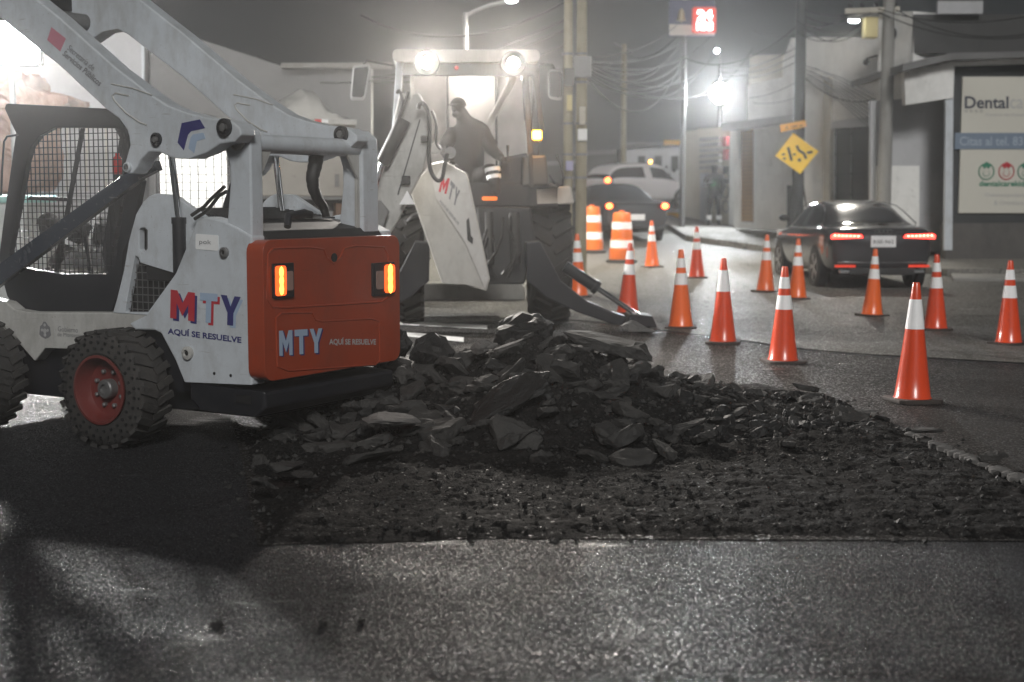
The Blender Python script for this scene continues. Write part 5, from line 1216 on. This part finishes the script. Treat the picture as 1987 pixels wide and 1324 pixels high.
mb = MB(); mb.tube([LT(1752, 282, y=-.02), LT(1753, 330, y=-.02), LT(1720, 330, y=-.02)], .01, 6); mb.build('conduit', GREYI, tow)
# white house with the dark gate
LG, _ = facade(1600, 34.6, 1702, 33.2)
gh = empty('gated_white_house', LG.o, LG.a, 'big pale house with a tall dark double gate behind the black car', 'building')
wall(LG, 'wall', [(1556, 72), (1704, 74), (1704, 480), (1596, 462), (1556, 450)], 0, .4, WALLW, gh, [[(1613, 240), (1698, 232), (1698, 412), (1613, 404)]])
wall(LG, 'gate', [(1613, 238), (1699, 230), (1699, 478), (1613, 466)], .15, .06, DGATE, gh)
for py in (262, 300, 340, 380):
    mb = MB(); a = LG(1613, py, y=.145); b = LG(1698, py-4, y=.145); mb.beam(a, b, .03, .05, up=(0, 1, 0)); mb.build('gate_rail', CHAR, gh)
mb = MB(); mb.beam(LG(1652, 246, y=.14), LG(1652, 470, y=.14), .03, .03, up=(0, 1, 0)); mb.build('gate_stile', STEEL, gh)
wall(LG, 'lintel', [(1611, 236), (1699, 226), (1699, 244), (1611, 250)], -.04, .1, WALLG, gh)
wall(LG, 'gate_post', [(1598, 150), (1610, 150), (1610, 470), (1596, 464)], -.1, .12, WALLB, gh)
mb = MB()
for i in range(9): mb.tube([LG(1560+R.uniform(0, 20), 128+i*3, y=-.1), LG(1630, 150+i*6, y=-.14), LG(1698, 185+i*9, y=-.1)], .012, 5)
tw = mb.build('wall_cables', GREYI, gh)
p = LG(1681, 121, y=-.3); mb = MB(); mb.ball(p, .08, 10); mb.tube([p+Vector((0, 0, .08)), p+Vector((.05, .3, .16))], .02, 6); mb.build('security_camera', CHAR, gh, smooth=True)
# low white house with brown shutter
LW, _ = facade(1432, 39.5, 1562, 37)
lw = empty('low_white_house', LW.o, LW.a, 'low white house with a narrow brown roller shutter, behind the dark pole', 'building')
wall(LW, 'wall', [(1425, 240), (1560, 225), (1562, 452), (1500, 446), (1425, 442)], 0, .3, WALLW, lw, [[(1433, 252), (1462, 249), (1462, 432), (1433, 430)]])
wall(LW, 'roller_shutter', [(1432, 250), (1463, 248), (1463, 444), (1432, 440)], .1, .04, SHUT, lw)
mb = MB()
for i in range(24): py = 256+7.6*i; mb.beam(LW(1433, py, y=.09), LW(1462, py-1, y=.09), .012, .02, up=(0, 1, 0))
mb.build('shutter_slat', mat('shutter_dark', (.12, .07, .03), .6), lw)
wall(LW, 'ledge', [(1400, 240), (1540, 222), (1562, 222), (1562, 232), (1540, 236), (1400, 254)], -.5, .8, WALLG, lw)
wall(LW, 'upper_wall', [(1450, 165), (1520, 150), (1520, 118), (1535, 74), (1560, 74), (1560, 226), (1450, 238)], .3, .4, WALLW, lw)
wall(LW, 'parapet', [(1455, 108), (1518, 106), (1518, 150), (1452, 165)], .8, .4, WALLB, lw)
wall(LW, 'utility_niche', [(1527, 360), (1551, 360), (1551, 448), (1527, 446)], -.03, .02, CHARC, lw)
# beige building with outside stairs
LS, _ = facade(1325, 43.5, 1430, 41.5)
st2 = empty('stair_building', LS.o, LS.a, 'beige building with horizontal stair slats behind the standing person', 'building')
wall(LS, 'wall', [(1325, 255), (1352, 252), (1352, 250), (1408, 246), (1432, 244), (1432, 442), (1325, 420)], 0, .3, WALLB, st2)
for i in range(6):
    py = 268+11*i; mb = MB(); mb.beam(LS(1360, py+3, y=-.12), LS(1398, py, y=-.12), .10, .12, up=(0, 1, 0)); mb.build('stair_tread', CONCR, st2)
wall(LS, 'door', [(1358, 336), (1374, 336), (1374, 432), (1358, 428)], -.03, .02, WALLG, st2)
wall(LS, 'column', [(1416, 248), (1432, 246), (1432, 444), (1414, 440)], -.15, .14, WALLW, st2)
for k_, (py, h_) in enumerate(((275, 18), (300, 20), (330, 14), (352, 10))):
    p = LS(1409, py, y=-.1); mb = MB(); mb.box(p, (.16, .12, h_/F*43)); mb.build('meter_box', (mat('red_box', (.3, .03, .04), .5) if k_ in (0, 1) else CHARC), st2, bevel=.01)
mb = MB(); c_ = LS(1411, 375, y=-.12)
for k_ in range(3):
    c_ = LS(1408, 345+28*k_, y=-.12); mb.tube([c_+Vector((math.cos(a)*.14, 0, math.sin(a)*.17)) for a in [2*PI*q/14 for q in range(15)]], .018, 5)
mb.build('iron_scroll', CHAR, st2)
# far dark block at the end of the street
for i, (a, b, t, Yd, m_, lb) in enumerate(((1040, 1130, 320, 75, DKWALL, 'dark low block at the far left end of the street'), (1112, 1215, 300, 80, DKWALL, 'dark distant building left of the far thin pole'), (1215, 1330, 285, 72, WALLG, 'dim grey distant building above the silver crossover'))):
    Lf, _ = facade(a, Yd, b, Yd); e2 = empty('distant_building', Lf.o, 0, lb, 'building')
    wall(Lf, 'wall', [(a, t), (b, t-6), (b, 420), (a, 420)], 0, 6, m_, e2)
    for k_ in range(3):
        px = a+(b-a)*(.2+.28*k_); wall(Lf, 'window', [(px, t+18), (px+14, t+18), (px+14, t+45), (px, t+45)], -.03, .02, CHARC, e2)
    wall(Lf, 'parapet', [(a-2, t-5), (b+2, t-11), (b+2, t-3), (a-2, t+3)], -.15, .3, ROOFD, e2)
# pavements
def pave(name, pts, lift, m):
    mb = MB(); top = [Vector((p.x, p.y, zg(p.y)+lift)) for p in pts]; mb.prism([v-Vector((0, 0, .5)) for v in top], (0, 0, .5))
    n_ = len(top)
    o = mb.build(name, m, bevel=.02); o['kind'] = 'structure'; return o
PAVM = asphalt('pavement_concrete', (.15, .145, .135), (.24, .23, .21), .75, .3, 25, .5, (.16, .155, .14))
def ptY(px, Y): return Vector(((px-993.5)/F*Y, Y, 0))
pave('pavement', [ptY(1838, 27.2), ptY(2500, 26.8), ptY(2500, 31), ptY(1842, 31.5), ptY(1600, 36.5), ptY(1462, 41), ptY(1325, 44.5), ptY(1300, 47), ptY(1262, 47), ptY(1290, 43), ptY(1330, 37.5), ptY(1480, 34), ptY(1640, 30.5)], .15, PAVM)
mb = MB(); mb.beam(ptY(1283, 47.8)+Vector((0, 0, zg(47.8)+.08)), ptY(1322, 47.4)+Vector((0, 0, zg(47.4)+.08)), .2, .2); o = mb.build('yellow_kerb', AMBP); o['kind'] = 'structure'
pave('kerb_step', [ptY(1850, 26.0), ptY(2500, 25.6), ptY(2500, 26.78), ptY(1845, 27.18)], .06, CONCR)

# ---------------------------------------------------------------- poles, lamps, signs
def pole(name, px, Y, ytop, r0_, r1_, m, label, cat='pole', base=None, lean=0, group=None):
    x = (px-993.5)/F*Y; zt2 = H+(379-ytop)/F*Y; root = empty(name, (x, Y, zg(Y)-.05), 0, label, cat, group)
    mb = MB(); mb.tube([(0, 0, 0), (lean*.5, 0, (zt2-zg(Y))*.5), (lean, 0, zt2-zg(Y))], [r0_, (r0_+r1_)/2, r1_], 12); mb.build('shaft', m, root, smooth=True)
    return root, x, zt2-zg(Y)
# the dark pole with the yellow lane sign leaning on it
r_p, xd, hd2 = pole('utility_pole', 1545, 34.5, -60, .15, .12, CHARC, 'dark tall pole rising behind the yellow lane sign')
sg = at(1546, 297, 33.9); sroot = empty('road_sign', (sg.x, 33.9, zg(33.9)), 0, 'yellow diamond sign with lane arrows on a thin leaning post', 'road sign')
Lg = Fr((sg.x, 33.9, zg(33.9)), .12)
def SL_(px, py, y=0):
    v = at(px, py, 33.9); return Vector((v.x-sg.x, y, v.z-zg(33.9)))
mb = MB(); mb.prism([SL_(*p) for p in ((1539, 258), (1589, 294), (1553, 338), (1504, 303))], (0, .02, 0)); dia = mb.build('sign_face', YEL, sroot, bevel=.01)
mb = MB()
for pts in (((1529, 286), (1536, 312)), ((1546, 283), (1550, 292), (1560, 298), (1564, 308)), ((1566, 297), (1576, 295)), ((1548, 311), (1553, 312), (1550, 308))):
    mb.tube([SL_(*p, y=-.006) for p in pts], .03, 6)
for p in ((1520, 300), (1522, 308), (1541, 300)): mb.box(SL_(*p, y=-.006), (.07, .01, .04))
mb.build('lane_arrow', INK, dia)
mb = MB(); mb.tube([SL_(1555, 335, .03), SL_(1566, 405, .05), SL_(1572, 450, .05)], .02, 8); mb.build('post', CHAR, sroot)
mb = MB(); mb.prism([SL_(*p, y=-.2) for p in ((1510, 243), (1560, 234), (1562, 247), (1512, 258))], (0, .02, 0)); pt_ = mb.build('distance_plate', mat('amber_plate', (.85, .40, .04), .5), sroot, bevel=.01)
mb = MB(); a_ = SL_(1520, 253, -.205); text(mb, 'A 100 m', a_, SL_(1554, 247, -.205)-a_, SL_(1520, 247, -.205)-a_); mb.build('lettering', INK, pt_)
# concrete pole with lamp and transformer
r2, x2_, h2_ = pole('concrete_pole', 1712, 30.6, -80, .15, .12, CONCR, 'pale concrete pole with crossarms and a lit street lamp at its top, right side')
def at2(root, px, py, Y): v = at(px, py, Y); return v-root.location
mb = MB(); mb.box(at2(r2, 1688, 55, 30.6), (.28, .3, .42)); mb.build('yellow_box', mat('pale_yellow_box', (.5, .42, .2), .6), r2, bevel=.02)
mb = MB(); mb.beam(at2(r2, 1640, 22, 30.6), at2(r2, 1745, 18, 30.6), .1, .1); mb.beam(at2(r2, 1660, 34, 30.7), at2(r2, 1720, 30, 30.7), .08, .12); mb.build('crossarm', WALLB, r2)
for px in (1650, 1672, 1700, 1735):
    mb = MB(); mb.lathe([(.03, 0), (.06, .04), (.04, .07), (.06, .10), (.03, .14)], at2(r2, px, 18, 30.6), (0, 0, 1), 10); mb.build('insulator', CHAR, r2, smooth=True)
p = at2(r2, 1657, 38, 30.4); mb = MB(); mb.ball(p+Vector((0, 0, .03)), .13, 12, (1.2, .9, .5)); hd3 = mb.build('lamp_head', CONCR, r2, smooth=True)
mb = MB(); mb.ball(p+Vector((0, 0, -.02)), .105, 12, (1.15, .85, .5)); mb.build('lamp_glass', emi('cool_lamp', (.92, .97, 1), 30), hd3, smooth=True)
mb = MB(); mb.tube([p+Vector((.1, .1, .06)), p+Vector((.35, .2, .12)), at2(r2, 1706, 30, 30.6)], .025, 8); mb.build('lamp_arm', STEEL, r2, smooth=True)
lamp('street_light', r2, p+Vector((0, -.1, -.2)), 'SPOT', 1300, (1, .95, .85), .12, (-.7, -.4, -1), 115, .6)
# very bright lamp on the mast above the stairs
r3, x3_, h3_ = pole('lamp_mast', 1397, 43, 172, .06, .05, STEEL, 'thin mast carrying the very bright white lamp above the stair building', 'street lamp')
p = at2(r3, 1397, 181, 42.7); mb = MB(); mb.lathe([(.2, .1), (.30, .02), (.30, -.02)], p, (0, 1, 0), 24); fl = mb.build('lamp_head', CHAR, r3, smooth=True)
mb = MB(); mb.lathe([(.29, -.02), (.001, -.05)], p, (0, 1, 0), 24, cap=False); mb.build('lamp_glass', emi('cold_flood', (.88, .95, 1), 90), fl, smooth=True)
lamp('mast_light', r3, p+Vector((0, -.25, -.05)), 'SPOT', 4000, (.93, .97, 1), .2, (-.05, -1, -.30), 130, .7)
for px, py, Y, s_, lb in ((1391, 99, 46, .10, 'small white lamp point above the bright mast lamp'),):
    r4, a4, b4 = pole('lamp_mast', px, Y, py, .05, .04, STEEL, lb, 'street lamp'); mb = MB(); mb.ball(at2(r4, px, py, Y), s_*.8, 10); mb.build('lamp_glass', emi('cool_lamp', (.92, .97, 1), 30), r4, smooth=True)
# store sign pole
r5, x5, h5 = pole('sign_pole', 1323, 41, -10, .07, .06, STEEL, 'slim pole carrying a navy and cream sign with a bell and a red 24 sign', 'sign')
def q5(px, py, y=0): v = at(px, py, 41); return Vector((v.x, v.y+y, v.z))-r5.location
mb = MB(); mb.prism([q5(*p, y=-.1) for p in ((1298, 2), (1386, 2), (1386, 70), (1298, 70))], (0, .2, 0)); ns = mb.build('sign_panel', mat('navy_panel', (.03, .03, .09), .5), r5)
mb = MB(); mb.prism([q5(*p, y=-.108) for p in ((1298, 48), (1386, 51), (1386, 70), (1298, 70))], (0, .006, 0)); mb.build('cream_strip', mat('cream_strip', (.45, .40, .36), .5), ns)
mb = MB(); b0 = q5(1321, 40, -.14); mb.lathe([(.13, -.02), (.12, .0), (.09, .06), (.085, .16), (.06, .26), (.02, .30), (.001, .32)], b0, (0, 0, 1), 16); mb.ball(b0-Vector((0, 0, .04)), .035, 8); mb.build('bell_emblem', mat('bell_tan', (.34, .27, .16), .5), ns, smooth=True)
RS = emi('sign_red', (1, .10, .07), .75)
mb = MB(); mb.prism([q5(*p, y=-.3) for p in ((1342, 19), (1344, 17), (1384, 17), (1387, 20), (1387, 64), (1384, 67), (1344, 66), (1341, 63))], (0, .12, 0)); rs_ = mb.build('red_lightbox', RS, r5)
SW = emi('sign_white', (1, .96, .94), 5)
def t5(s, a, b, u, bold): p = q5(*a, y=-.305); q = q5(*b, y=-.305); uu = q5(*u, y=-.305); mb = MB(); text(mb, s, p, q-p, uu-p, (0, 0, 0), bold); mb.build('lettering', SW, rs_)
t5('24', (1350, 42), (1380, 42), (1350, 22), .05); t5('HRS', (1349, 62), (1381, 62), (1349, 45), .06)
# utility pole pair, lit yellowish, near the backhoe
for px, Y, r_, top, lb in ((1101, 24.5, .085, -40, 'left weathered pole of the tied pair beside the backhoe cab'), (1127, 24.8, .10, -60, 'right, thicker weathered pole of the tied pair beside the backhoe cab')):
    r6, a6, b6 = pole('utility_pole', px, Y, top, r_, r_*.85, WOODP, lb, group='tied pair of utility poles')
    for py, w_, h_, m_ in (((150, .16, .3, CHARC), (200, .09, .26, mat('pale_yellow_box', (.5, .42, .2), .6)), (322, .12, .16, mat('lilac_sticker', (.35, .33, .5), .6))) if px == 1101 else ((262, .16, .20, mat('sticker_white', (.85, .86, .86), .5)), (130, .3, .36, STEEL), (225, .10, .3, WALLB))):
        mb = MB(); v = at(px+(4 if px == 1101 else 3), py, Y-.12)-r6.location; mb.box(v, (w_, .08, h_)); mb.build('pole_box', m_, r6, bevel=.01)
    for py in (105, 160, 240, 300, 345): mb = MB(); v = at(px, py, Y)-r6.location; mb.lathe([(r_*1.12, -.02), (r_*1.12, .02)], v, (0, 0, 1), 14); mb.build('steel_band', STEEL, r6)
r7, a7, b7 = pole('utility_pole', 1208, 62, 90, .13, .1, WOODP, 'thin distant pole rising behind the silver crossover')
mb = MB(); mb.tube([at2(r7, 1208, 100, 62), at2(r7, 1225, 102, 62), at2(r7, 1190, 85, 62)], .06, 6); mb.build('crossarm', STEEL, r7)
# cantilever lamp over the backhoe
r8, a8, b8 = pole('street_lamp', 905, 30, 28, .06, .045, mat('galvanised', (.45, .45, .45), .5, .3), 'slender street lamp curving over the backhoe cab roof', 'street lamp')
mb = MB(); mb.tube([at2(r8, 905, 30, 30), at2(r8, 920, 22, 30), at2(r8, 950, 10, 30), at2(r8, 985, 3, 30)], .035, 8); mb.build('lamp_arm', mat('galvanised', (.45, .45, .45), .5, .3), r8, smooth=True)
mb = MB(); p = at2(r8, 992, 1, 30); mb.ball(p+Vector((0, 0, .04)), .16, 12, (1.3, .7, .4)); hh2 = mb.build('lamp_head', STEEL, r8, smooth=True); mb = MB(); mb.ball(p, .11, 12, (1.2, .7, .5)); mb.build('lamp_glass', emi('cool_lamp', (.92, .97, 1), 30), hh2, smooth=True)
lamp('lamp_light', r8, p+Vector((0, 0, -.2)), 'SPOT', 2600, (1, .92, .76), .12, (0, 0, -1), 150, .6)
# orange street name plate far away
r9, a9, b9 = pole('street_name_sign', 1318, 46, 268, .03, .03, STEEL, 'small faded orange name plate on a post far up the street', 'street sign')
mb = MB(); mb.prism([at2(r9, *p, 46) for p in ((1288, 272), (1320, 272), (1320, 282), (1288, 282))], (0, .02, 0)); mb.build('name_plate', AMBP, r9)
# cables
def cable(a, Ya, b, Yb, sag, lb, r=.011):
    p = at(*a, Ya); q = at(*b, Yb); pts = []
    for i in range(17):
        t = i/16; v = p.lerp(q, t); v.z -= sag*4*t*(1-t); pts.append(v)
    mb = MB(); mb.tube(pts, r, 5); tag(mb.build('overhead_cable', WIRE), lb, 'cable', 'overhead cables')
CB = [((1135, 118), 24.8, (1323, 85), 41, .5), ((1135, 124), 24.8, (1395, 100), 46, .7), ((1135, 133), 24.8, (1323, 120), 41, .4), ((1135, 140), 24.8, (1460, 95), 60, 1.1), ((1135, 152), 24.8, (1323, 150), 41, .35), ((1135, 130), 24.8, (1208, 95), 62, .3),
      ((1208, 100), 62, (1323, 60), 41, .5), ((1545, 40), 34.5, (1650, 18), 30.6, .25), ((1545, 60), 34.5, (1690, 24), 30.6, .4), ((1545, 52), 34.5, (1323, 110), 41, .5), ((1460, 60), 60, (1672, 16), 30.6, .4), ((1700, 16), 30.6, (2200, -40), 26, .5), ((1735, 17), 30.6, (2200, -20), 26, .7), ((1700, 22), 30.6, (2200, 10), 28, .6),
      ((1455, 190), 39, (1560, 150), 34.6, .1), ((1462, 200), 39, (1600, 165), 35, .15), ((1560, 150), 34.6, (1700, 192), 33, .25), ((300, 90), 30, (1095, 60), 24.5, .8), ((300, 60), 32, (1095, 40), 24.5, 1.0), ((500, 110), 34, (1095, 90), 24.5, .6), ((700, 30), 30, (1095, 5), 24.5, .5)]
CB += [((1135, 112+6*k_), 24.8, (1323+(k_ % 3)*30, 40+13*k_), 41+3*(k_ % 3), .25+.12*k_) for k_ in range(7)]+[((1560, 20+11*k_), 34.5, (1706, 14+4*k_), 30.6, .15+.1*k_) for k_ in range(4)]+[((1395, 130+9*k_), 43, (1545, 92+14*k_), 34.5, .2) for k_ in range(3)]
for i, (a, Ya, b, Yb, sg_) in enumerate(CB):
    cable(a, Ya, b, Yb, sg_, 'thin overhead cable sagging between the street poles')

# ---------------------------------------------------------------- background on the left
LB, _ = facade(60, 27, 300, 27)
wh2 = empty('warehouse', LB.o, 0, 'grey building with a slatted roller door, seen behind the loader', 'building')
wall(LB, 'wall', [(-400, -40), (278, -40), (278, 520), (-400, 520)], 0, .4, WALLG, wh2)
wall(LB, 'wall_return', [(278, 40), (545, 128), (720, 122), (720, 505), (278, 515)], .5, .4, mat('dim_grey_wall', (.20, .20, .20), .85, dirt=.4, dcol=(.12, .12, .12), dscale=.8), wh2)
wall(LB, 'roof_edge', [(545, 122), (760, 122), (760, 132), (545, 132)], .3, .25, CONCR, wh2)
mb = MB(); mb.beam(LB(277, -40, y=-.05), LB(278, 200, y=-.05), .05, .05); mb.build('downpipe', WHITE, wh2)
wall(LB, 'roller_door', [(60, 205), (250, 215), (250, 505), (60, 505)], -.06, .04, mat('pale_shutter', (.42, .42, .43), .5, dirt=.4), wh2)
mb = MB()
for i in range(13): mb.beam(LB(60, 372+11*i, y=-.08), LB(250, 378+10.5*i, y=-.08), .05, .05, up=(0, 1, 0))
mb.build('door_slat', mat('slat_white', (.6, .6, .62), .5), wh2)
for px in (92, 130, 168, 206): mb = MB(); mb.beam(LB(px, 206, y=-.08), LB(px, 372, y=-.08), .03, .03, up=(0, 1, 0)); mb.build('door_rib', WALLB, wh2)
p = LB(150, 308, y=-.09); q = LB(195, 310, y=-.09); mb = MB(); text(mb, 'ANI', p, q-p, Vector((0, 0, .18)), bold=.0); mb.build('lettering', LGREYI, wh2)
# truck with tarpaulin behind the arms
LK, _ = facade(400, 20, 700, 20.6)
tk = empty('dump_truck', LK.o, LK.a, 'pale beige truck body behind the rear uprights of the loader', 'truck')
wall(LK, 'cargo_box', [(380, 236), (690, 240), (690, 382), (380, 380)], 0, 2.2, mat('truck_beige', (.36, .34, .31), .7, dirt=.4, dcol=(.2, .19, .17), dscale=1.5), tk, bevel=.03)
wall(LK, 'top_rail', [(378, 229), (692, 232), (692, 242), (378, 238)], -.06, .1, WHITE2, tk)
wall(LK, 'chassis', [(380, 386), (680, 388), (680, 410), (380, 408)], .3, 1.4, CHAR, tk)
for k_, (a, b, m_) in enumerate(((611, 624, mat('tape_red', (.6, .08, .08), .5)), (624, 637, BAND))): wall(LK, 'reflective_tape', [(a, 231), (b, 232), (b, 239), (a, 238)], -.075, .01, m_, tk)
wall(LK, 'tail_box', [(652, 395), (680, 396), (680, 432), (652, 430)], .1, .3, mat('rust_brown', (.16, .10, .07), .8), tk)
wall(LK, 'vent_plate', [(650, 338), (658, 338), (658, 363), (650, 363)], -.02, .015, STEEL, tk)
for px in (430, 520, 640):
    mb = MB(); v = LK(px, 470, y=.5); mb.lathe([(.3, -.15), (.5, -.15), (.52, 0), (.5, .15), (.3, .15)], (v.x, .4, .52), (0, 1, 0), 28); wt = mb.build('tyre', RUB, tk, smooth=True)
# plastic covered load
me_ = MB(); v0 = LK(515, 236, y=.6); v1 = LK(690, 236, y=.6); L_ = v1.x-v0.x; nx, ny = 46, 16; top_ = [(0, .0), (.1, .02), (.22, .28), (.45, .42), (.62, .36), (.72, .15), (1, .0)]
def prof_(t):
    for i in range(len(top_)-1):
        if top_[i][0] <= t <= top_[i+1][0]: q = (t-top_[i][0])/(top_[i+1][0]-top_[i][0]); return top_[i][1]+(top_[i+1][1]-top_[i][1])*q
    return 0
for j in range(ny):
    for i in range(nx):
        t = i/(nx-1); u_ = j/(ny-1); x = v0.x+L_*t*.95; h_ = prof_(t)*math.sin(PI*min(1, max(0, u_)))**.6
        me_.v.append((x, .1+1.9*u_, v0.z+.02+h_*1.15+.05*noise.noise(Vector((x*6, u_*9, 0)))*(h_ > .02)))
me_.f = [(j*nx+i, j*nx+i+1, (j+1)*nx+i+1, (j+1)*nx+i) for j in range(ny-1) for i in range(nx-1)]; me_.m = [0]*len(me_.f)
o = me_.build('plastic_sheet', mat('plastic_sheet', (.62, .61, .58), .25, coat=.5), smooth=True); o.location = LK.o; o.rotation_euler = (0, 0, LK.a); tag(o, 'crumpled translucent plastic cover heaped on top of the beige truck', 'plastic sheet')
# white sheeted screen glowing in the flood light
LC, _ = facade(306, 13.6, 448, 13.9)
tk2 = empty('site_screen', LC.o, LC.a, 'bright white sheet behind a wire grid, right behind the loader cab', 'screen')
SHEET, t, p = newmat('white_sheet'); t.nodes.remove(p)
d1 = N(t, 'ShaderNodeBsdfDiffuse'); d1.inputs[0].default_value = (.9, .92, .91, 1); d2 = N(t, 'ShaderNodeBsdfTranslucent'); d2.inputs[0].default_value = (.95, .97, .95, 1); d3 = N(t, 'ShaderNodeMixShader'); d3.inputs[0].default_value = .38
t.links.new(d1.outputs[0], d3.inputs[1]); t.links.new(d2.outputs[0], d3.inputs[2]); t.links.new(d3.outputs[0], t.nodes['Material Output'].inputs[0])
a = LC(304, 292, y=0); b = LC(446, 400, y=0)
mb = MB(); mb.v = [(a.x+(b.x-a.x)*i/10, .03+.012*math.sin(i*1.7+j), a.z+(.9-a.z)*j/10) for j in range(11) for i in range(11)]; mb.f = [(j*11+i, j*11+i+1, (j+1)*11+i+1, (j+1)*11+i) for j in range(10) for i in range(10)]; mb.m = [0]*100; mb.build('sheet', SHEET, tk2, smooth=True)
mb = MB()
for i in range(10): x = a.x+(b.x-a.x)*i/9; mb.beam((x, -.02, .9), (x, -.02, a.z), .008, .008)
for i in range(16): z = .9+(a.z-.9)*i/15; mb.beam((a.x, -.034, z), (b.x, -.034, z), .008, .008)
mb.build('wire_grid', mat('galvanised', (.45, .45, .45), .5, .3), tk2)
for x in (a.x, b.x): mb = MB(); mb.beam((x, 0, 0), (x, 0, a.z), .04, .04); mb.build('leg', STEEL, tk2)
# rough brown stone mass at the far left
LR, _ = facade(0, 22, 100, 22)
mb = MB(); mb.prism([LR(*p, y=0) for p in ((-260, -60), (-30, 120), (10, 135), (40, 140), (48, 172), (80, 178), (128, 190), (130, 200), (100, 208), (66, 214), (72, 255), (78, 330), (50, 372), (-260, 380))], (0, 1.2, 0))
o = mb.build('stone_gateway', DIRTB); bm = bmesh.new(); bm.from_mesh(o.data); bmesh.ops.triangulate(bm, faces=bm.faces)
for _ in range(5):
    bmesh.ops.subdivide_edges(bm, edges=[e3 for e3 in bm.edges if e3.calc_length() > .12], cuts=1); bmesh.ops.triangulate(bm, faces=[f for f in bm.faces if len(f.verts) > 3])
for v in bm.verts: v.co += Vector((noise.noise(v.co*5), noise.noise(v.co*5+Vector((9, 0, 0))), noise.noise(v.co*5+Vector((0, 9, 0)))))*.06+Vector((0, noise.noise(v.co*16)*.03, 0))
bm.to_mesh(o.data); bm.free(); o.location = LR.o; tag(o, 'rough pinkish brown stone mass with a dark ledge at the far left', 'stone wall')
mb = MB(); a = LR(-260, 380, y=.1); b = LR(40, 380, y=.1); mb.box(((a.x+b.x)/2, .7, a.z/2), (b.x-a.x, 1.1, a.z)); o = mb.build('stone_pier', CONCR, bevel=.03); o.location = LR.o; tag(o, 'plain pier under the brown stone mass, left edge', 'wall')
# container with turquoise rim
Lc2, _ = facade(-60, 17.5, 70, 17.5); ct = empty('waste_skip', Lc2.o, 0, 'pale skip container with turquoise rim at the left edge behind the cab', 'container')
mb = MB(); a = Lc2(-90, 394, y=0); b = Lc2(52, 394, y=0); mb.prism([(a.x, 0, a.z), (b.x, 0, a.z), (b.x-.2, 0, .02), (a.x+.2, 0, .02)], (0, 1, 0)); mb.build('body', mat('skip_grey', (.4, .42, .42), .6, dirt=.4), ct, bevel=.02)
mb = MB(); mb.box(((a.x+b.x)/2, .5, a.z+.045), (b.x-a.x+.08, 1.08, .09)); mb.build('rim', mat('turquoise', (.25, .48, .46), .5), ct, bevel=.02)
# flood light mast
fp = at(16, 80, 19.0)
fm = empty('light_tower', (fp.x, fp.y, 0), 0, 'portable mast with a blinding white flood lamp at the far left', 'light tower')
mb = MB(); mb.tube([(0, .1, 0), (0, .1, fp.z+.1)], .04, 10); mb.build('mast', STEEL, fm, smooth=True)
mb = MB()
for a in (0, 2.1, 4.2): mb.tube([(0, .1, .5), (math.cos(a)*.7, .1+math.sin(a)*.7, .02)], .025, 8)
mb.build('tripod_leg', STEEL, fm)
mb = MB(); mb.prism([(x, 0, fp.z+z) for x, z in rounded(-.42, .42, -.32, .32, .05)], (0, .12, 0)); hd5 = mb.build('lamp_head', CHAR, fm, bevel=.01)
mb = MB(); mb.prism([(x, -.006, fp.z+z) for x, z in rounded(-.39, .39, -.29, .29, .05)], (0, .004, 0)); mb.build('lamp_glass', emi('flood_face', (1, .98, .96), 150), hd5)
lamp('flood_light', fm, (0, -.12, fp.z), 'SPOT', 1700, (1, .98, .96), .14, (.4, -.9, -.25), 150, .5)
lamp('flood_spill', fm, (0, -.05, fp.z+.28), 'POINT', 3600, (1, .97, .94), .12)

# ---------------------------------------------------------------- dust in the air
m, t, p = newmat('haze'); t.nodes.remove(p)
pv_ = N(t, 'ShaderNodeVolumePrincipled'); pv_.inputs['Color'].default_value = (.95, .95, .94, 1); pv_.inputs['Density'].default_value = HAZE; pv_.inputs['Anisotropy'].default_value = .86
t.links.new(pv_.outputs[0], t.nodes['Material Output'].inputs['Volume'])
mb = MB(); mb.box((0, 110, 7.5), (420, 280, 17)); o = mb.build('haze', m); o['kind'] = 'stuff'; o['label'] = 'thin dust and haze hanging over the whole street'
for o in list(bpy.data.objects):
    if o.type == 'EMPTY' and o.parent is not None and 'category' in o: del o['category']
